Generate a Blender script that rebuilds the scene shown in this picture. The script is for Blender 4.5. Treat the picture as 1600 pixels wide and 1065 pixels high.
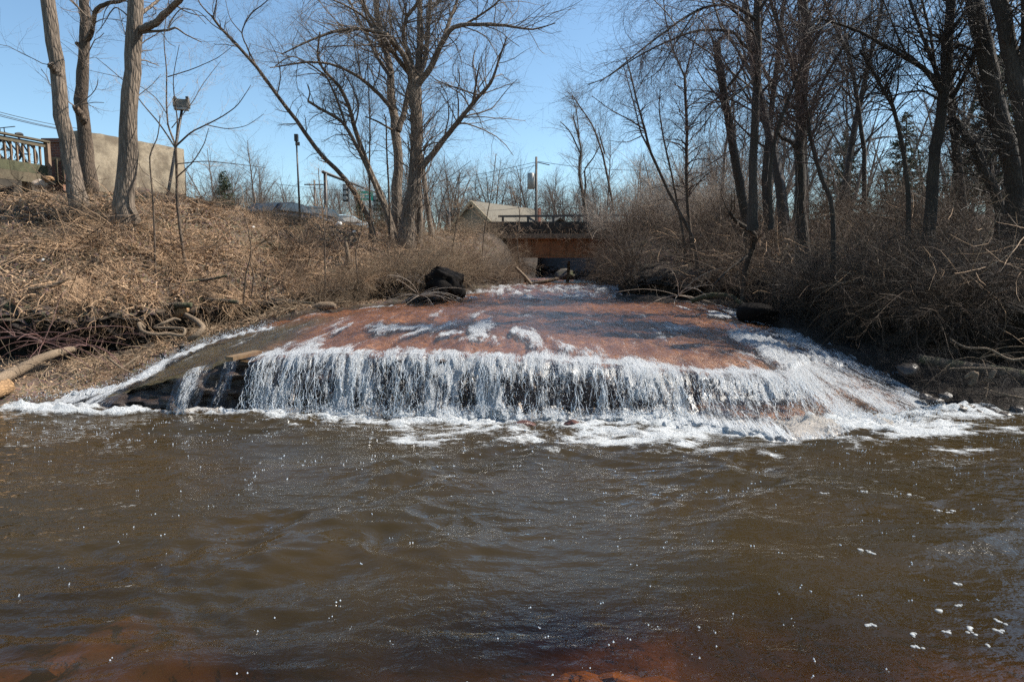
import bpy, math, time
import numpy as np
from mathutils import Vector, Matrix
from mathutils.bvhtree import BVHTree

T0 = time.time()
scene = bpy.context.scene
for o in list(bpy.data.objects):
    bpy.data.objects.remove(o)

# ------------------------------------------------------------------ camera
CAM_Z = 1.7
F = 1067.0
PITCH = math.radians(6.0)
cam_d = bpy.data.cameras.new('camera')
cam_d.lens = 24.0
cam_d.sensor_width = 36.0
cam_d.clip_start = 0.05
cam_d.clip_end = 4000
cam = bpy.data.objects.new('camera', cam_d)
scene.collection.objects.link(cam)
cam.location = (0, 0, CAM_Z)
cam.rotation_euler = (math.radians(90) - PITCH, 0, 0)
scene.camera = cam

# ------------------------------------------------------------------ light
SUN_AZ = math.radians(76)      # from +Y towards +X
SUN_EL = math.radians(49)
world = bpy.data.worlds.new('World')
scene.world = world
world.use_nodes = True
wn = world.node_tree
bg = wn.nodes['Background']
sky = wn.nodes.new('ShaderNodeTexSky')
sky.sky_type = 'NISHITA'
sky.sun_disc = False
sky.sun_elevation = SUN_EL
sky.sun_rotation = SUN_AZ
sky.altitude = 50
sky.air_density = 1.0
sky.dust_density = 0.4
sky.ozone_density = 2.2
tint = wn.nodes.new('ShaderNodeMix'); tint.data_type = 'RGBA'; tint.blend_type = 'MULTIPLY'
tint.inputs[0].default_value = 1.0
tint.inputs[7].default_value = (0.93, 1.04, 1.03, 1.0)
wn.links.new(sky.outputs[0], tint.inputs[6])
wn.links.new(tint.outputs[2], bg.inputs[0])
bg.inputs[1].default_value = 0.093

sd = Vector((math.sin(SUN_AZ) * math.cos(SUN_EL), math.cos(SUN_AZ) * math.cos(SUN_EL), math.sin(SUN_EL)))
sun_d = bpy.data.lights.new('sun', 'SUN')
sun_d.energy = 5.0
sun_d.angle = math.radians(0.53)
sun_d.color = (1.0, 0.94, 0.84)
sun = bpy.data.objects.new('sun', sun_d)
scene.collection.objects.link(sun)
sun.rotation_euler = sd.to_track_quat('Z', 'Y').to_euler()
sun.location = (0, 0, 30)

scene.view_settings.view_transform = 'Standard'
scene.view_settings.look = 'None'
scene.view_settings.gamma = 1.0
scene.view_settings.exposure = 0.93
scene.cycles.use_denoising = False
scene.cycles.max_bounces = 6
scene.cycles.diffuse_bounces = 2
scene.cycles.glossy_bounces = 3
scene.cycles.transmission_bounces = 4
scene.cycles.transparent_max_bounces = 12
scene.cycles.caustics_reflective = False
scene.cycles.caustics_refractive = False
scene.cycles.sample_clamp_indirect = 3.0
scene.cycles.sample_clamp_direct = 1.8

# ------------------------------------------------------------------ helpers
RNG = np.random.default_rng(7)
COL = scene.collection

def P(px, py, Y):
    dx = (px - 800.0) / F
    dy = (532.5 - py) / F
    vy = math.cos(PITCH) + dy * math.sin(PITCH)
    vz = -math.sin(PITCH) + dy * math.cos(PITCH)
    t = Y / vy
    return np.array((dx * t, Y, CAM_Z + vz * t))

def tag(o, label=None, cat=None, group=None, kind=None):
    if label: o['label'] = label
    if cat: o['category'] = cat
    if group: o['group'] = group
    if kind: o['kind'] = kind
    return o

def new_mesh(name, V, Fq=None, Ft=None, smooth=False):
    me = bpy.data.meshes.new(name)
    V = np.ascontiguousarray(V, dtype=np.float32).reshape(-1, 3)
    nq = 0 if Fq is None else len(Fq)
    nt = 0 if Ft is None else len(Ft)
    me.vertices.add(len(V))
    me.vertices.foreach_set('co', V.ravel())
    me.loops.add(nq * 4 + nt * 3)
    me.polygons.add(nq + nt)
    idx = []
    if nq: idx.append(np.asarray(Fq, np.int32).ravel())
    if nt: idx.append(np.asarray(Ft, np.int32).ravel())
    me.loops.foreach_set('vertex_index', np.concatenate(idx))
    st = np.concatenate([np.arange(nq) * 4, nq * 4 + np.arange(nt) * 3]).astype(np.int32)
    me.polygons.foreach_set('loop_start', st)
    me.polygons.foreach_set('use_smooth', np.full(nq + nt, bool(smooth)))
    me.update(calc_edges=True)
    return me

def link(name, me, mat=None, parent=None):
    o = bpy.data.objects.new(name, me)
    COL.objects.link(o)
    if mat is not None and me is not None and not me.materials:
        me.materials.append(mat)
    if parent is not None:
        o.parent = parent
    return o

def empty(name, loc=(0, 0, 0), rz=0.0, parent=None):
    o = bpy.data.objects.new(name, None)
    o.empty_display_size = 0.2
    COL.objects.link(o)
    o.location = Vector([float(c) for c in loc])
    o.rotation_euler = (0, 0, rz)
    if parent is not None: o.parent = parent
    return o

def attr(me, name, arr):
    a = me.attributes.new(name, 'FLOAT', 'POINT')
    a.data.foreach_set('value', np.ascontiguousarray(arr, dtype=np.float32).ravel())

def attr3(me, name, arr):
    a = me.attributes.new(name, 'FLOAT_VECTOR', 'POINT')
    a.data.foreach_set('vector', np.ascontiguousarray(arr, dtype=np.float32).ravel())

def grid_faces(n, m):
    i = np.arange(n - 1)[:, None]; j = np.arange(m - 1)[None, :]
    a = i * m + j
    return np.stack([a, a + m, a + m + 1, a + 1], -1).reshape(-1, 4)

def sstep(a, b, x):
    t = np.clip((x - a) / (b - a), 0, 1)
    return t * t * (3 - 2 * t)

def _hash(ix, iy, seed):
    h = (ix.astype(np.int64) * 374761393 + iy.astype(np.int64) * 668265263 + seed * 2147483647) & 0xffffffff
    h = ((h ^ (h >> 13)) * 1274126177) & 0xffffffff
    h = h ^ (h >> 16)
    return (h & 0xffff) / 65535.0

def gnoise(x, y, seed=0):
    x = np.asarray(x, float); y = np.asarray(y, float)
    ix = np.floor(x); iy = np.floor(y)
    fx = x - ix; fy = y - iy
    def g(ax, ay):
        a = _hash(ix + ax, iy + ay, seed) * 2 * np.pi
        return np.cos(a) * (fx - ax) + np.sin(a) * (fy - ay)
    ux = fx * fx * fx * (fx * (fx * 6 - 15) + 10); uy = fy * fy * fy * (fy * (fy * 6 - 15) + 10)
    a = g(0, 0) * (1 - ux) + g(1, 0) * ux
    b = g(0, 1) * (1 - ux) + g(1, 1) * ux
    return (a * (1 - uy) + b * uy) * 1.5

def fbm(x, y, seed=0, oct=4, gain=0.5):
    s = 0; a = 1.0; f = 1.0
    for i in range(oct):
        s = s + a * gnoise(x * f + 17.3 * i, y * f - 9.1 * i, seed + i)
        a *= gain; f *= 2.03
    return s

def catmull(K, n, axis=0):
    """resample keyed array along axis 0 to n points, passing through the keys"""
    K = np.asarray(K, float)
    m = len(K)
    t = np.linspace(0, m - 1, n)
    i = np.minimum(t.astype(int), m - 2)
    f = (t - i).reshape((-1,) + (1,) * (K.ndim - 1))
    p0 = K[np.maximum(i - 1, 0)]; p1 = K[i]; p2 = K[i + 1]; p3 = K[np.minimum(i + 2, m - 1)]
    m1 = (p2 - p0) * 0.4; m2 = (p3 - p1) * 0.4
    f2 = f * f; f3 = f2 * f
    return (2 * f3 - 3 * f2 + 1) * p1 + (f3 - 2 * f2 + f) * m1 + (-2 * f3 + 3 * f2) * p2 + (f3 - f2) * m2

def nrm(v):
    return v / (np.linalg.norm(v, axis=-1, keepdims=True) + 1e-9)

def tubes(Pn, R, sides=3, cap=True, rough=0.0, rng=RNG, closed=False):
    """Pn (n,k,3), R (n,k) -> verts, quads"""
    Pn = np.asarray(Pn, float); R = np.asarray(R, float)
    if Pn.ndim == 2: Pn = Pn[None]; R = R[None]
    if cap:
        Pn = np.concatenate([Pn, Pn[:, -1:]], 1)
        R = np.concatenate([R, R[:, -1:] * 0.02], 1)
    n, k, _ = Pn.shape
    T = np.gradient(Pn[:, :k - 1] if cap else Pn, axis=1)
    if cap: T = np.concatenate([T, T[:, -1:]], 1)
    T = nrm(T)
    mean = nrm(Pn[:, -1] - Pn[:, 0] + 1e-6)
    ref = np.where(np.abs(mean[:, 2:3]) > 0.8, np.array([[1.0, 0.13, 0]]), np.array([[0.05, 0.1, 1.0]]))[:, None, :]
    A = nrm(np.cross(T, np.broadcast_to(ref, T.shape)))
    B = np.cross(T, A)
    th = np.arange(sides) * 2 * np.pi / sides
    th = th[None, :] + rng.random(n)[:, None] * 6.28
    c = np.cos(th)[:, None, :, None]; s = np.sin(th)[:, None, :, None]
    rr = R[:, :, None, None]
    if rough > 0:
        w = rng.normal(0, rough, (n, k, sides)); w = (w + np.roll(w, 1, 2) * 0.6) * 0.8
        ang = rng.normal(0, rough * 1.0, (n, 1, sides))
        rr = rr * (1 + w + ang)[..., None]
    V = Pn[:, :, None, :] + (A[:, :, None, :] * c + B[:, :, None, :] * s) * rr
    i = np.arange(k - 1)[:, None]; j = np.arange(sides)[None, :]
    a = i * sides + j; b = i * sides + (j + 1) % sides
    q = np.stack([a, b, b + sides, a + sides], -1).reshape(-1, 4)
    Q = (q[None] + (np.arange(n) * k * sides)[:, None, None]).reshape(-1, 4)
    return V.reshape(-1, 3), Q

class Acc:
    def __init__(s): s.V = []; s.Q = []; s.Tt = []; s.n = 0
    def add(s, V, Q=None, Tr=None):
        V = np.asarray(V, float).reshape(-1, 3)
        s.V.append(V)
        if Q is not None and len(Q): s.Q.append(np.asarray(Q) + s.n)
        if Tr is not None and len(Tr): s.Tt.append(np.asarray(Tr) + s.n)
        s.n += len(V); return s
    def box(s, c, size, rz=0.0, M=None):
        x, y, z = [v / 2 for v in size]
        V = np.array([(-x, -y, -z), (x, -y, -z), (x, y, -z), (-x, y, -z), (-x, -y, z), (x, -y, z), (x, y, z), (-x, y, z)])
        if M is not None: V = V @ np.array(M).T
        cs, sn = math.cos(rz), math.sin(rz)
        V = V @ np.array([[cs, -sn, 0], [sn, cs, 0], [0, 0, 1]]).T + np.asarray(c, float)
        return s.add(V, [(0, 3, 2, 1), (4, 5, 6, 7), (0, 1, 5, 4), (1, 2, 6, 5), (2, 3, 7, 6), (3, 0, 4, 7)])
    def bar(s, a, b, w, h):
        a = np.asarray(a, float); b = np.asarray(b, float); d = b - a; L = np.linalg.norm(d); d = d / L
        up = np.array([0, 0, 1.0]) if abs(d[2]) < 0.9 else np.array([0, 1.0, 0])
        sx = nrm(np.cross(d, up)); u = np.cross(sx, d)
        V = []
        for e in (a, b):
            for (i, j) in ((-1, -1), (1, -1), (1, 1), (-1, 1)):
                V.append(e + sx * i * w / 2 + u * j * h / 2)
        return s.add(V, [(0, 3, 2, 1), (4, 5, 6, 7), (0, 1, 5, 4), (1, 2, 6, 5), (2, 3, 7, 6), (3, 0, 4, 7)])
    def tube(s, pts, r, sides=8, k=None, cap=True, rough=0.0):
        pts = np.asarray(pts, float)
        r = np.broadcast_to(np.asarray(r, float), (len(pts),)) if np.ndim(r) else np.full(len(pts), r)
        if k: 
            r = catmull(r, k); pts = catmull(pts, k)
        pts = np.concatenate([pts[:1], pts]); r = np.concatenate([[r[0] * 0.02], r])
        pts[0] = pts[0] + (pts[1] - pts[2]) * 1e-4
        V, Q = tubes(pts[None], r[None], sides, cap, rough)
        return s.add(V, Q)
    def torus(s, c, R, r, nrm_axis='y', n=20, m=5):
        a = np.arange(n) * 2 * np.pi / n; b = np.arange(m) * 2 * np.pi / m
        A, B = np.meshgrid(a, b, indexing='ij')
        X = (R + r * np.cos(B)) * np.cos(A); Z = (R + r * np.cos(B)) * np.sin(A); Y = r * np.sin(B)
        V = np.stack([X, Y, Z] if nrm_axis == 'y' else [Y, X, Z], -1).reshape(-1, 3) + np.asarray(c, float)
        i = np.arange(n)[:, None]; j = np.arange(m)[None]
        q = np.stack([i * m + j, ((i + 1) % n) * m + j, ((i + 1) % n) * m + (j + 1) % m, i * m + (j + 1) % m], -1).reshape(-1, 4)
        return s.add(V, q)
    def build(s, name, mat, parent=None, smooth=False):
        me = new_mesh(name, np.concatenate(s.V), np.concatenate(s.Q) if s.Q else None, np.concatenate(s.Tt) if s.Tt else None, smooth)
        return link(name, me, mat, parent)

# ------------------------------------------------------------------ materials
class NT:
    def __init__(s, name):
        s.m = bpy.data.materials.new(name); s.m.use_nodes = True
        s.t = s.m.node_tree; s.t.nodes.clear()
        s.out = s.t.nodes.new('ShaderNodeOutputMaterial')
    def n(s, typ, **kw):
        nd = s.t.nodes.new('ShaderNode' + typ)
        for k, v in kw.items():
            if k.startswith('_'): setattr(nd, k[1:], v)
            else:
                key = k.replace('__', ' ')
                sock = nd.inputs[int(key[1:])] if key[0] == 'i' and key[1:].isdigit() else nd.inputs[key]
                if isinstance(v, bpy.types.NodeSocket): s.t.links.new(v, sock)
                else: sock.default_value = v
        return nd
    def ramp(s, fac, stops, interp='LINEAR'):
        nd = s.t.nodes.new('ShaderNodeValToRGB'); s.t.links.new(fac, nd.inputs[0])
        cr = nd.color_ramp; cr.interpolation = interp
        while len(cr.elements) < len(stops): cr.elements.new(0.5)
        for e, (p, c) in zip(cr.elements, stops):
            e.position = p; e.color = (c[0], c[1], c[2], 1) if not np.isscalar(c) else (c, c, c, 1)
        return nd.outputs[0]
    def math(s, op, a, b=0.0, clamp=False):
        nd = s.t.nodes.new('ShaderNodeMath'); nd.operation = op; nd.use_clamp = clamp
        for i, v in enumerate((a, b)):
            if isinstance(v, bpy.types.NodeSocket): s.t.links.new(v, nd.inputs[i])
            else: nd.inputs[i].default_value = v
        return nd.outputs[0]
    def mix(s, fac, a, b):
        nd = s.t.nodes.new('ShaderNodeMix'); nd.data_type = 'RGBA'
        for i, v in ((0, fac), (6, a), (7, b)):
            if isinstance(v, bpy.types.NodeSocket): s.t.links.new(v, nd.inputs[i])
            elif i == 0: nd.inputs[0].default_value = v
            else: nd.inputs[i].default_value = (v[0], v[1], v[2], 1)
        return nd.outputs[2]
    def mixs(s, fac, a, b):
        nd = s.t.nodes.new('ShaderNodeMixShader')
        for i, v in ((0, fac), (1, a), (2, b)):
            if isinstance(v, bpy.types.NodeSocket): s.t.links.new(v, nd.inputs[i])
            else: nd.inputs[i].default_value = v
        return nd.outputs[0]
    def coord(s, scale=(1, 1, 1), src='Object', attrname=None):
        if attrname:
            v = s.n('Attribute', _attribute_name=attrname).outputs['Vector']
        else:
            v = s.n('TexCoord').outputs[src]
        return s.n('Mapping', Vector=v, Scale=scale).outputs[0]
    def noise(s, vec, scale, detail=4.0, rough=0.55, out=0):
        return s.n('TexNoise', Vector=vec, Scale=scale, Detail=detail, Roughness=rough).outputs[out]
    def bump(s, h, strength=0.5, dist=0.02, normal=None):
        kw = dict(Height=h, Strength=strength, Distance=dist)
        if normal is not None: kw['Normal'] = normal
        return s.n('Bump', **kw).outputs[0]
    def bsdf(s, color, rough=0.9, normal=None, **kw):
        nd = s.n('BsdfPrincipled', Roughness=rough, **kw)
        if isinstance(color, bpy.types.NodeSocket): s.t.links.new(color, nd.inputs['Base Color'])
        else: nd.inputs['Base Color'].default_value = (*color, 1)
        if normal is not None: s.t.links.new(normal, nd.inputs['Normal'])
        return nd.outputs[0]
    def done(s, sh):
        s.t.links.new(sh, s.out.inputs[0]); return s.m

def plain(name, color, rough=0.8, var=0.25, scale=8.0, bump=0.3, bd=0.01, stretch=(1, 1, 1), metal=0.0, src='Object'):
    t = NT(name)
    v = t.coord(stretch, src)
    nz = t.noise(v, scale, 5, 0.6)
    c = t.ramp(nz, [(0.25, tuple(x * (1 - var) for x in color)), (0.75, tuple(min(1, x * (1 + var)) for x in color))])
    sh = t.bsdf(c, rough, t.bump(nz, bump, bd) if bump else None, Metallic=metal)
    return t.done(sh)

def bark(name, c0, c1, scale=14, stretch=0.16, bd=0.02, moss=None):
    t = NT(name)
    v = t.coord((1, 1, stretch))
    n1 = t.noise(v, scale, 6, 0.65)
    n2 = t.noise(t.coord((1, 1, 1)), 1.7, 3, 0.5)
    vo = t.n('TexVoronoi', Vector=t.coord((1, 1, stretch * 1.1)), Scale=scale * 1.6, _feature='DISTANCE_TO_EDGE').outputs[0]
    ridge = t.math('ADD', t.math('MULTIPLY', t.math('MINIMUM', vo, 0.25), 2.2), n1)
    c = t.mix(t.math('MULTIPLY', ridge, 0.85, True), c0, c1)
    c = t.mix(t.ramp(n2, [(0.45, 0.0), (0.7, 0.55)]), c, tuple(x * 0.55 for x in c0))
    if moss: c = t.mix(t.ramp(t.noise(t.coord(), 3.1, 4), [(0.5, 0.0), (0.62, 0.7)]), c, moss)
    return t.done(t.bsdf(c, 0.9, t.bump(ridge, 0.9, bd)))

M = {}
M['bark_grey'] = bark('bark_grey', (0.042, 0.031, 0.023), (0.25, 0.19, 0.14), 13, 0.16, 0.03)
M['bark_brown'] = bark('bark_brown', (0.028, 0.019, 0.013), (0.15, 0.105, 0.072), 18, 0.2, 0.02)
M['bark_dark'] = bark('bark_dark', (0.016, 0.012, 0.009), (0.075, 0.056, 0.04), 18, 0.2, 0.02)
M['twig_grey'] = plain('twig_grey', (0.155, 0.12, 0.092), 0.85, 0.3, 3, 0)
M['twig_red'] = plain('twig_red', (0.085, 0.052, 0.04), 0.8, 0.35, 2.5, 0)
M['twig_dark'] = plain('twig_dark', (0.038, 0.025, 0.017), 0.7, 0.4, 2.5, 0)
M['twig_tan'] = plain('twig_tan', (0.42, 0.272, 0.16), 0.8, 0.3, 2.0, 0)
M['shrub_tan'] = plain('shrub_tan', (0.23, 0.16, 0.098), 0.8, 0.4, 2.0, 0)
M['twig_brown'] = plain('twig_brown', (0.088, 0.052, 0.028), 0.75, 0.4, 2.0, 0)
M['twig_pale'] = plain('twig_pale', (0.36, 0.29, 0.23), 0.8, 0.25, 2.0, 0)
M['far_twig'] = plain('far_twig', (0.125, 0.098, 0.08), 0.9, 0.2, 2.0, 0)
M['driftwood'] = bark('driftwood', (0.07, 0.048, 0.03), (0.30, 0.215, 0.14), 30, 1.0, 0.012)
M['cutwood'] = bark('cutwood', (0.10, 0.055, 0.028), (0.42, 0.25, 0.12), 14, 1.0, 0.015)
M['log_dark'] = bark('log_dark', (0.03, 0.022, 0.016), (0.12, 0.09, 0.065), 16, 1.0, 0.02, (0.05, 0.06, 0.02))
M['rust'] = None

def ground_mat():
    t = NT('bank_soil')
    v = t.coord()
    n1 = t.noise(v, 1.1, 5, 0.6); n2 = t.noise(v, 9, 6, 0.7); n3 = t.noise(v, 45, 4, 0.7)
    vo = t.n('TexVoronoi', Vector=t.coord((1, 1, 1)), Scale=26.0).outputs['Color']
    lit = t.ramp(n2, [(0.35, (0.030, 0.020, 0.013)), (0.52, (0.10, 0.064, 0.038)), (0.74, (0.26, 0.175, 0.105))])
    lit = t.mix(0.35, lit, t.mix(0.85, vo, (0.11, 0.07, 0.04)))
    lit = t.mix(t.ramp(n1, [(0.42, 0.0), (0.62, 0.7)]), lit, (0.055, 0.037, 0.024))
    lit = t.mix(t.ramp(t.noise(v, 0.6, 4), [(0.56, 0.0), (0.66, 0.35)]), lit, (0.09, 0.10, 0.035))
    wet = t.mix(t.ramp(n2, [(0.35, 0.0), (0.7, 1.0)]), (0.010, 0.007, 0.005), (0.040, 0.026, 0.016))  # wet soil colour, also laid on as painted shade
    a = t.n('Attribute', _attribute_name='soil_shade').outputs['Fac']
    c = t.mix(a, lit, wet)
    h = t.math('ADD', n2, t.math('MULTIPLY', n3, 0.5))
    return t.done(t.bsdf(c, 0.92, t.bump(h, 1.0, 0.06)))
M['bank'] = ground_mat()

def rock_mat():
    t = NT('red_rock')
    v = t.coord()
    n1 = t.noise(v, 1.3, 5, 0.6); n2 = t.noise(v, 11, 6, 0.7); n3 = t.noise(v, 50, 4, 0.7)
    c = t.ramp(n2, [(0.3, (0.035, 0.016, 0.008)), (0.52, (0.17, 0.072, 0.030)), (0.72, (0.38, 0.19, 0.085))])
    c = t.mix(t.ramp(n1, [(0.38, 0.65), (0.6, 0.0)]), c, (0.13, 0.055, 0.028))
    side = t.n('Attribute', _attribute_name='moss').outputs['Fac']
    mossc = t.ramp(n2, [(0.35, (0.018, 0.016, 0.009)), (0.55, (0.05, 0.05, 0.02)), (0.8, (0.13, 0.075, 0.03))])
    c = t.mix(side, c, mossc)
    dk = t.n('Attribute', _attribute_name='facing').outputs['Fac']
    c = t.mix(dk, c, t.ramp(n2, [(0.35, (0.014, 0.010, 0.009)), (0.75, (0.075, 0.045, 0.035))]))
    h = t.math('ADD', n2, t.math('MULTIPLY', n3, 0.6))
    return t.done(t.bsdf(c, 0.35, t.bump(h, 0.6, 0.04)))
M['rock'] = rock_mat()

def bed_mat():
    t = NT('river_bed')
    v = t.coord()
    n1 = t.noise(v, 1.4, 4, 0.55); n2 = t.noise(v, 7, 5, 0.6)
    c = t.ramp(n1, [(0.36, (0.10, 0.05, 0.02)), (0.55, (0.24, 0.13, 0.06)), (0.72, (0.42, 0.22, 0.10))])
    c = t.mix(t.ramp(n2, [(0.35, 0.5), (0.6, 0.0)]), c, (0.08, 0.045, 0.02))
    return t.done(t.bsdf(c, 0.9, t.bump(n2, 0.6, 0.05)))
M['bed'] = bed_mat()

def cascade_mat():
    """thin clear water over rock, breaking to white by the 'foam' attribute; 'cover' says where water is at all"""
    t = NT('cascade_water')
    fo = t.n('Attribute', _attribute_name='foam').outputs['Fac']
    co = t.n('Attribute', _attribute_name='cover').outputs['Fac']
    flow = t.coord((30, 4.5, 1), attrname='flow')
    flowf = t.coord((95, 17, 1), attrname='flow')
    pebb = t.coord((1, 1, 1), attrname='flow')
    s1 = t.noise(flow, 1.0, 4, 0.6)
    s2 = t.noise(flowf, 1.0, 3, 0.65)
    s3 = t.noise(pebb, 55, 3, 0.7)  # fine froth grains, whose white also paints in sun sparkle
    s = t.math('ADD', t.math('MULTIPLY', s1, 0.50), t.math('ADD', t.math('MULTIPLY', s2, 0.62), t.math('MULTIPLY', s3, 0.48)))
    s = t.math('SUBTRACT', s, 0.30)
    mask = t.math('MULTIPLY', t.math('SUBTRACT', t.math('ADD', t.math('MULTIPLY', fo, 0.60), 0.14), s), 7.5, True)
    h = t.math('ADD', t.math('MULTIPLY', s1, 0.9), t.math('ADD', t.math('MULTIPLY', s3, 0.9), t.math('MULTIPLY', s2, 0.7)))
    hs = t.math('ADD', t.math('MULTIPLY', s1, 1.0), t.math('MULTIPLY', s2, 0.35))
    nb = t.bump(hs, 0.7, 0.022)
    nf = t.bump(h, 1.0, 0.05)
    tr = t.n('BsdfTransparent', Color=(0.96, 0.90, 0.84, 1)).outputs[0]
    gl = t.n('BsdfGlossy', Color=(1, 1, 1, 1), Roughness=0.2, Normal=nb).outputs[0]
    fr = t.n('Fresnel', IOR=1.33, Normal=nb).outputs[0]
    film = t.mixs(t.math('MINIMUM', t.math('MULTIPLY', fr, 0.8), 0.13), tr, gl)
    dif = t.n('BsdfDiffuse', Color=(0.66, 0.68, 0.70, 1), Normal=nf).outputs[0]
    trl = t.n('BsdfTranslucent', Color=(0.74, 0.80, 0.84, 1), Normal=nf).outputs[0]
    g2 = t.n('BsdfGlossy', Color=(1, 1, 1, 1), Roughness=0.25, Normal=nf).outputs[0]
    white = t.mixs(0.10, t.mixs(0.30, dif, trl), g2)
    sh = t.mixs(mask, film, white)
    dry = t.n('BsdfTransparent').outputs[0]
    cm = t.math('MULTIPLY', t.math('SUBTRACT', t.math('ADD', co, 0.5), t.math('ADD', t.math('MULTIPLY', s1, 0.5), 0.5)), 8.0, True)
    return t.done(t.mixs(cm, dry, sh))
M['cascade'] = cascade_mat()

def pool_mat():
    t = NT('pool_water')
    fo = t.n('Attribute', _attribute_name='foam').outputs['Fac']
    mu = t.n('Attribute', _attribute_name='murk').outputs['Fac']
    v = t.coord()
    vs = t.coord((1.0, 1.5, 1.0))
    n1 = t.noise(vs, 5.5, 4, 0.55); n2 = t.noise(vs, 26, 4, 0.6); n3 = t.noise(t.coord((1.0, 2.2, 1.0)), 22, 5, 0.7)
    n4 = t.noise(v, 75, 3, 0.7)
    h = t.math('ADD', t.math('MULTIPLY', n1, 1.0), t.math('MULTIPLY', n2, 0.07))
    st = t.ramp(t.noise(t.coord((0.6, 1.0, 1)), 0.55, 3, 0.5), [(0.35, 0.16), (0.65, 1.0)])
    nb = t.bump(h, st, 0.05)
    murk_c = t.mix(t.noise(t.coord((0.5, 1, 1)), 0.8, 3), (0.040, 0.023, 0.0060), (0.019, 0.017, 0.009))
    dif = t.n('BsdfDiffuse', Color=murk_c).outputs[0]
    tr = t.n('BsdfTransparent', Color=(0.95, 0.68, 0.40, 1)).outputs[0]
    body = t.mixs(mu, tr, dif)
    gl = t.n('BsdfGlossy', Roughness=0.04, Normal=nb, Color=(1, 1, 1, 1)).outputs[0]
    fr = t.n('Fresnel', IOR=1.33, Normal=nb).outputs[0]
    water = t.mixs(fr, body, gl)
    s = t.math('ADD', t.math('MULTIPLY', n3, 0.6), t.math('MULTIPLY', n4, 0.4))
    mask = t.math('MULTIPLY', t.math('SUBTRACT', t.math('ADD', t.math('MULTIPLY', fo, 0.62), 0.13), s), 4.6, True)
    fcol = t.ramp(s, [(0.35, (0.86, 0.87, 0.87)), (0.62, (0.50, 0.52, 0.53))])
    nf = t.bump(t.math('ADD', n3, t.math('MULTIPLY', n4, 0.6)), 1.0, 0.035)
    white = t.mixs(0.2, t.n('BsdfDiffuse', Color=fcol, Normal=nf).outputs[0],
                   t.n('BsdfTranslucent', Color=(0.8, 0.84, 0.85, 1), Normal=nf).outputs[0])
    return t.done(t.mixs(mask, water, white))
M['pool'] = pool_mat()

t = NT('spray'); 
M['spray'] = t.done(t.mixs(0.25, t.mixs(0.4, t.n('BsdfDiffuse', Color=(0.78, 0.82, 0.85, 1)).outputs[0], t.n('BsdfTranslucent', Color=(0.88, 0.92, 0.95, 1)).outputs[0]),
                 t.n('BsdfGlossy', Roughness=0.1).outputs[0]))
t = NT('bubble')
M['bubble'] = t.done(t.mixs(0.35, t.n('BsdfTransparent').outputs[0], t.bsdf((0.75, 0.77, 0.76), 0.08)))

# ------------------------------------------------------------------ terrain: river banks swept along the stream
SEG = [6, 14, 14, 14, 12, 38, 30, 18, 12]
LEFT = np.array([
 [(-13,5.5,-.7),(-13,7.2,0),(-13.2,8.8,.3),(-13.2,9.9,.35),(-13.2,9.3,.85),(-13.3,9.45,1.05),(-14,12,2.2),(-15.5,15,3.1),(-19,21,3.7),(-120,60,3.9)],
 [(-5.9,7.9,-.6),(-6.3,8.2,0),(-7.2,9.5,.3),(-7.6,10.9,.35),(-7.4,10.2,.85),(-7.5,10.35,1.05),(-8.6,11.8,2.1),(-10.6,14.2,3.1),(-12.5,19,3.75),(-150,150,3.9)],
 [(-5.3,9.4,-.4),(-5.7,9.7,.08),(-6.1,10.4,.3),(-6.5,11.5,.35),(-6.4,10.8,.9),(-6.5,11,1.05),(-7,12.3,2.0),(-7.8,13.5,2.8),(-9.5,18,3.75),(-110,200,3.9)],
 [(-5.1,11.7,.1),(-5.35,12,.5),(-5.6,12.4,.6),(-5.9,13.1,.62),(-5.7,12.6,.95),(-5.8,12.8,1.05),(-6.2,14,1.9),(-7.0,16,3.1),(-8.8,21,3.6),(-90,210,3.9)],
 [(-3.7,12.9,.6),(-3.95,13.2,.87),(-4.1,13.5,.95),(-4.2,13.8,1.0),(-4.3,14.0,1.08),(-4.4,14.3,1.18),(-5,16.5,2.1),(-5.9,19.5,3.05),(-8,27,3.05),(-70,210,3.9)],
 [(-2.5,14.6,.7),(-2.7,14.8,.95),(-2.8,15.2,1.0),(-2.95,15.7,1.0),(-2.9,15.4,1.4),(-3,15.7,1.55),(-3.4,18,2.1),(-4.2,22,2.9),(-6,29,3.1),(-50,210,3.9)],
 [(-1,17.8,.9),(-1.2,18,1.12),(-1.25,18.3,1.2),(-1.3,18.6,1.3),(-1.3,18.8,1.4),(-1.3,19,1.5),(-1.5,21,2.0),(-1.8,26,3.0),(-3,31,3.2),(-30,210,3.9)],
 [(.8,28.8,.8),(.5,29,1.15),(.5,29.2,1.3),(.4,29.3,1.4),(.4,29.4,1.5),(.35,29.5,1.6),(0,30,2.4),(-.6,31,3.2),(-3,34,3.3),(-15,210,3.9)],
 [(1.2,45,.9),(.9,45,1.2),(.8,45,1.3),(.7,45,1.4),(.6,45,1.5),(.5,45,1.6),(0,45,2.4),(-.6,45,3.2),(-3,46,3.35),(-5,210,3.9)],
 [(2.3,55,.9),(2.3,55.3,1.2),(2.3,55.6,1.4),(2.3,56,1.6),(2.3,56.2,1.8),(2.3,56.5,2.0),(2.3,57,2.6),(2.3,58,3.2),(2.3,62,3.35),(2.4,210,3.9)]], float)
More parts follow.
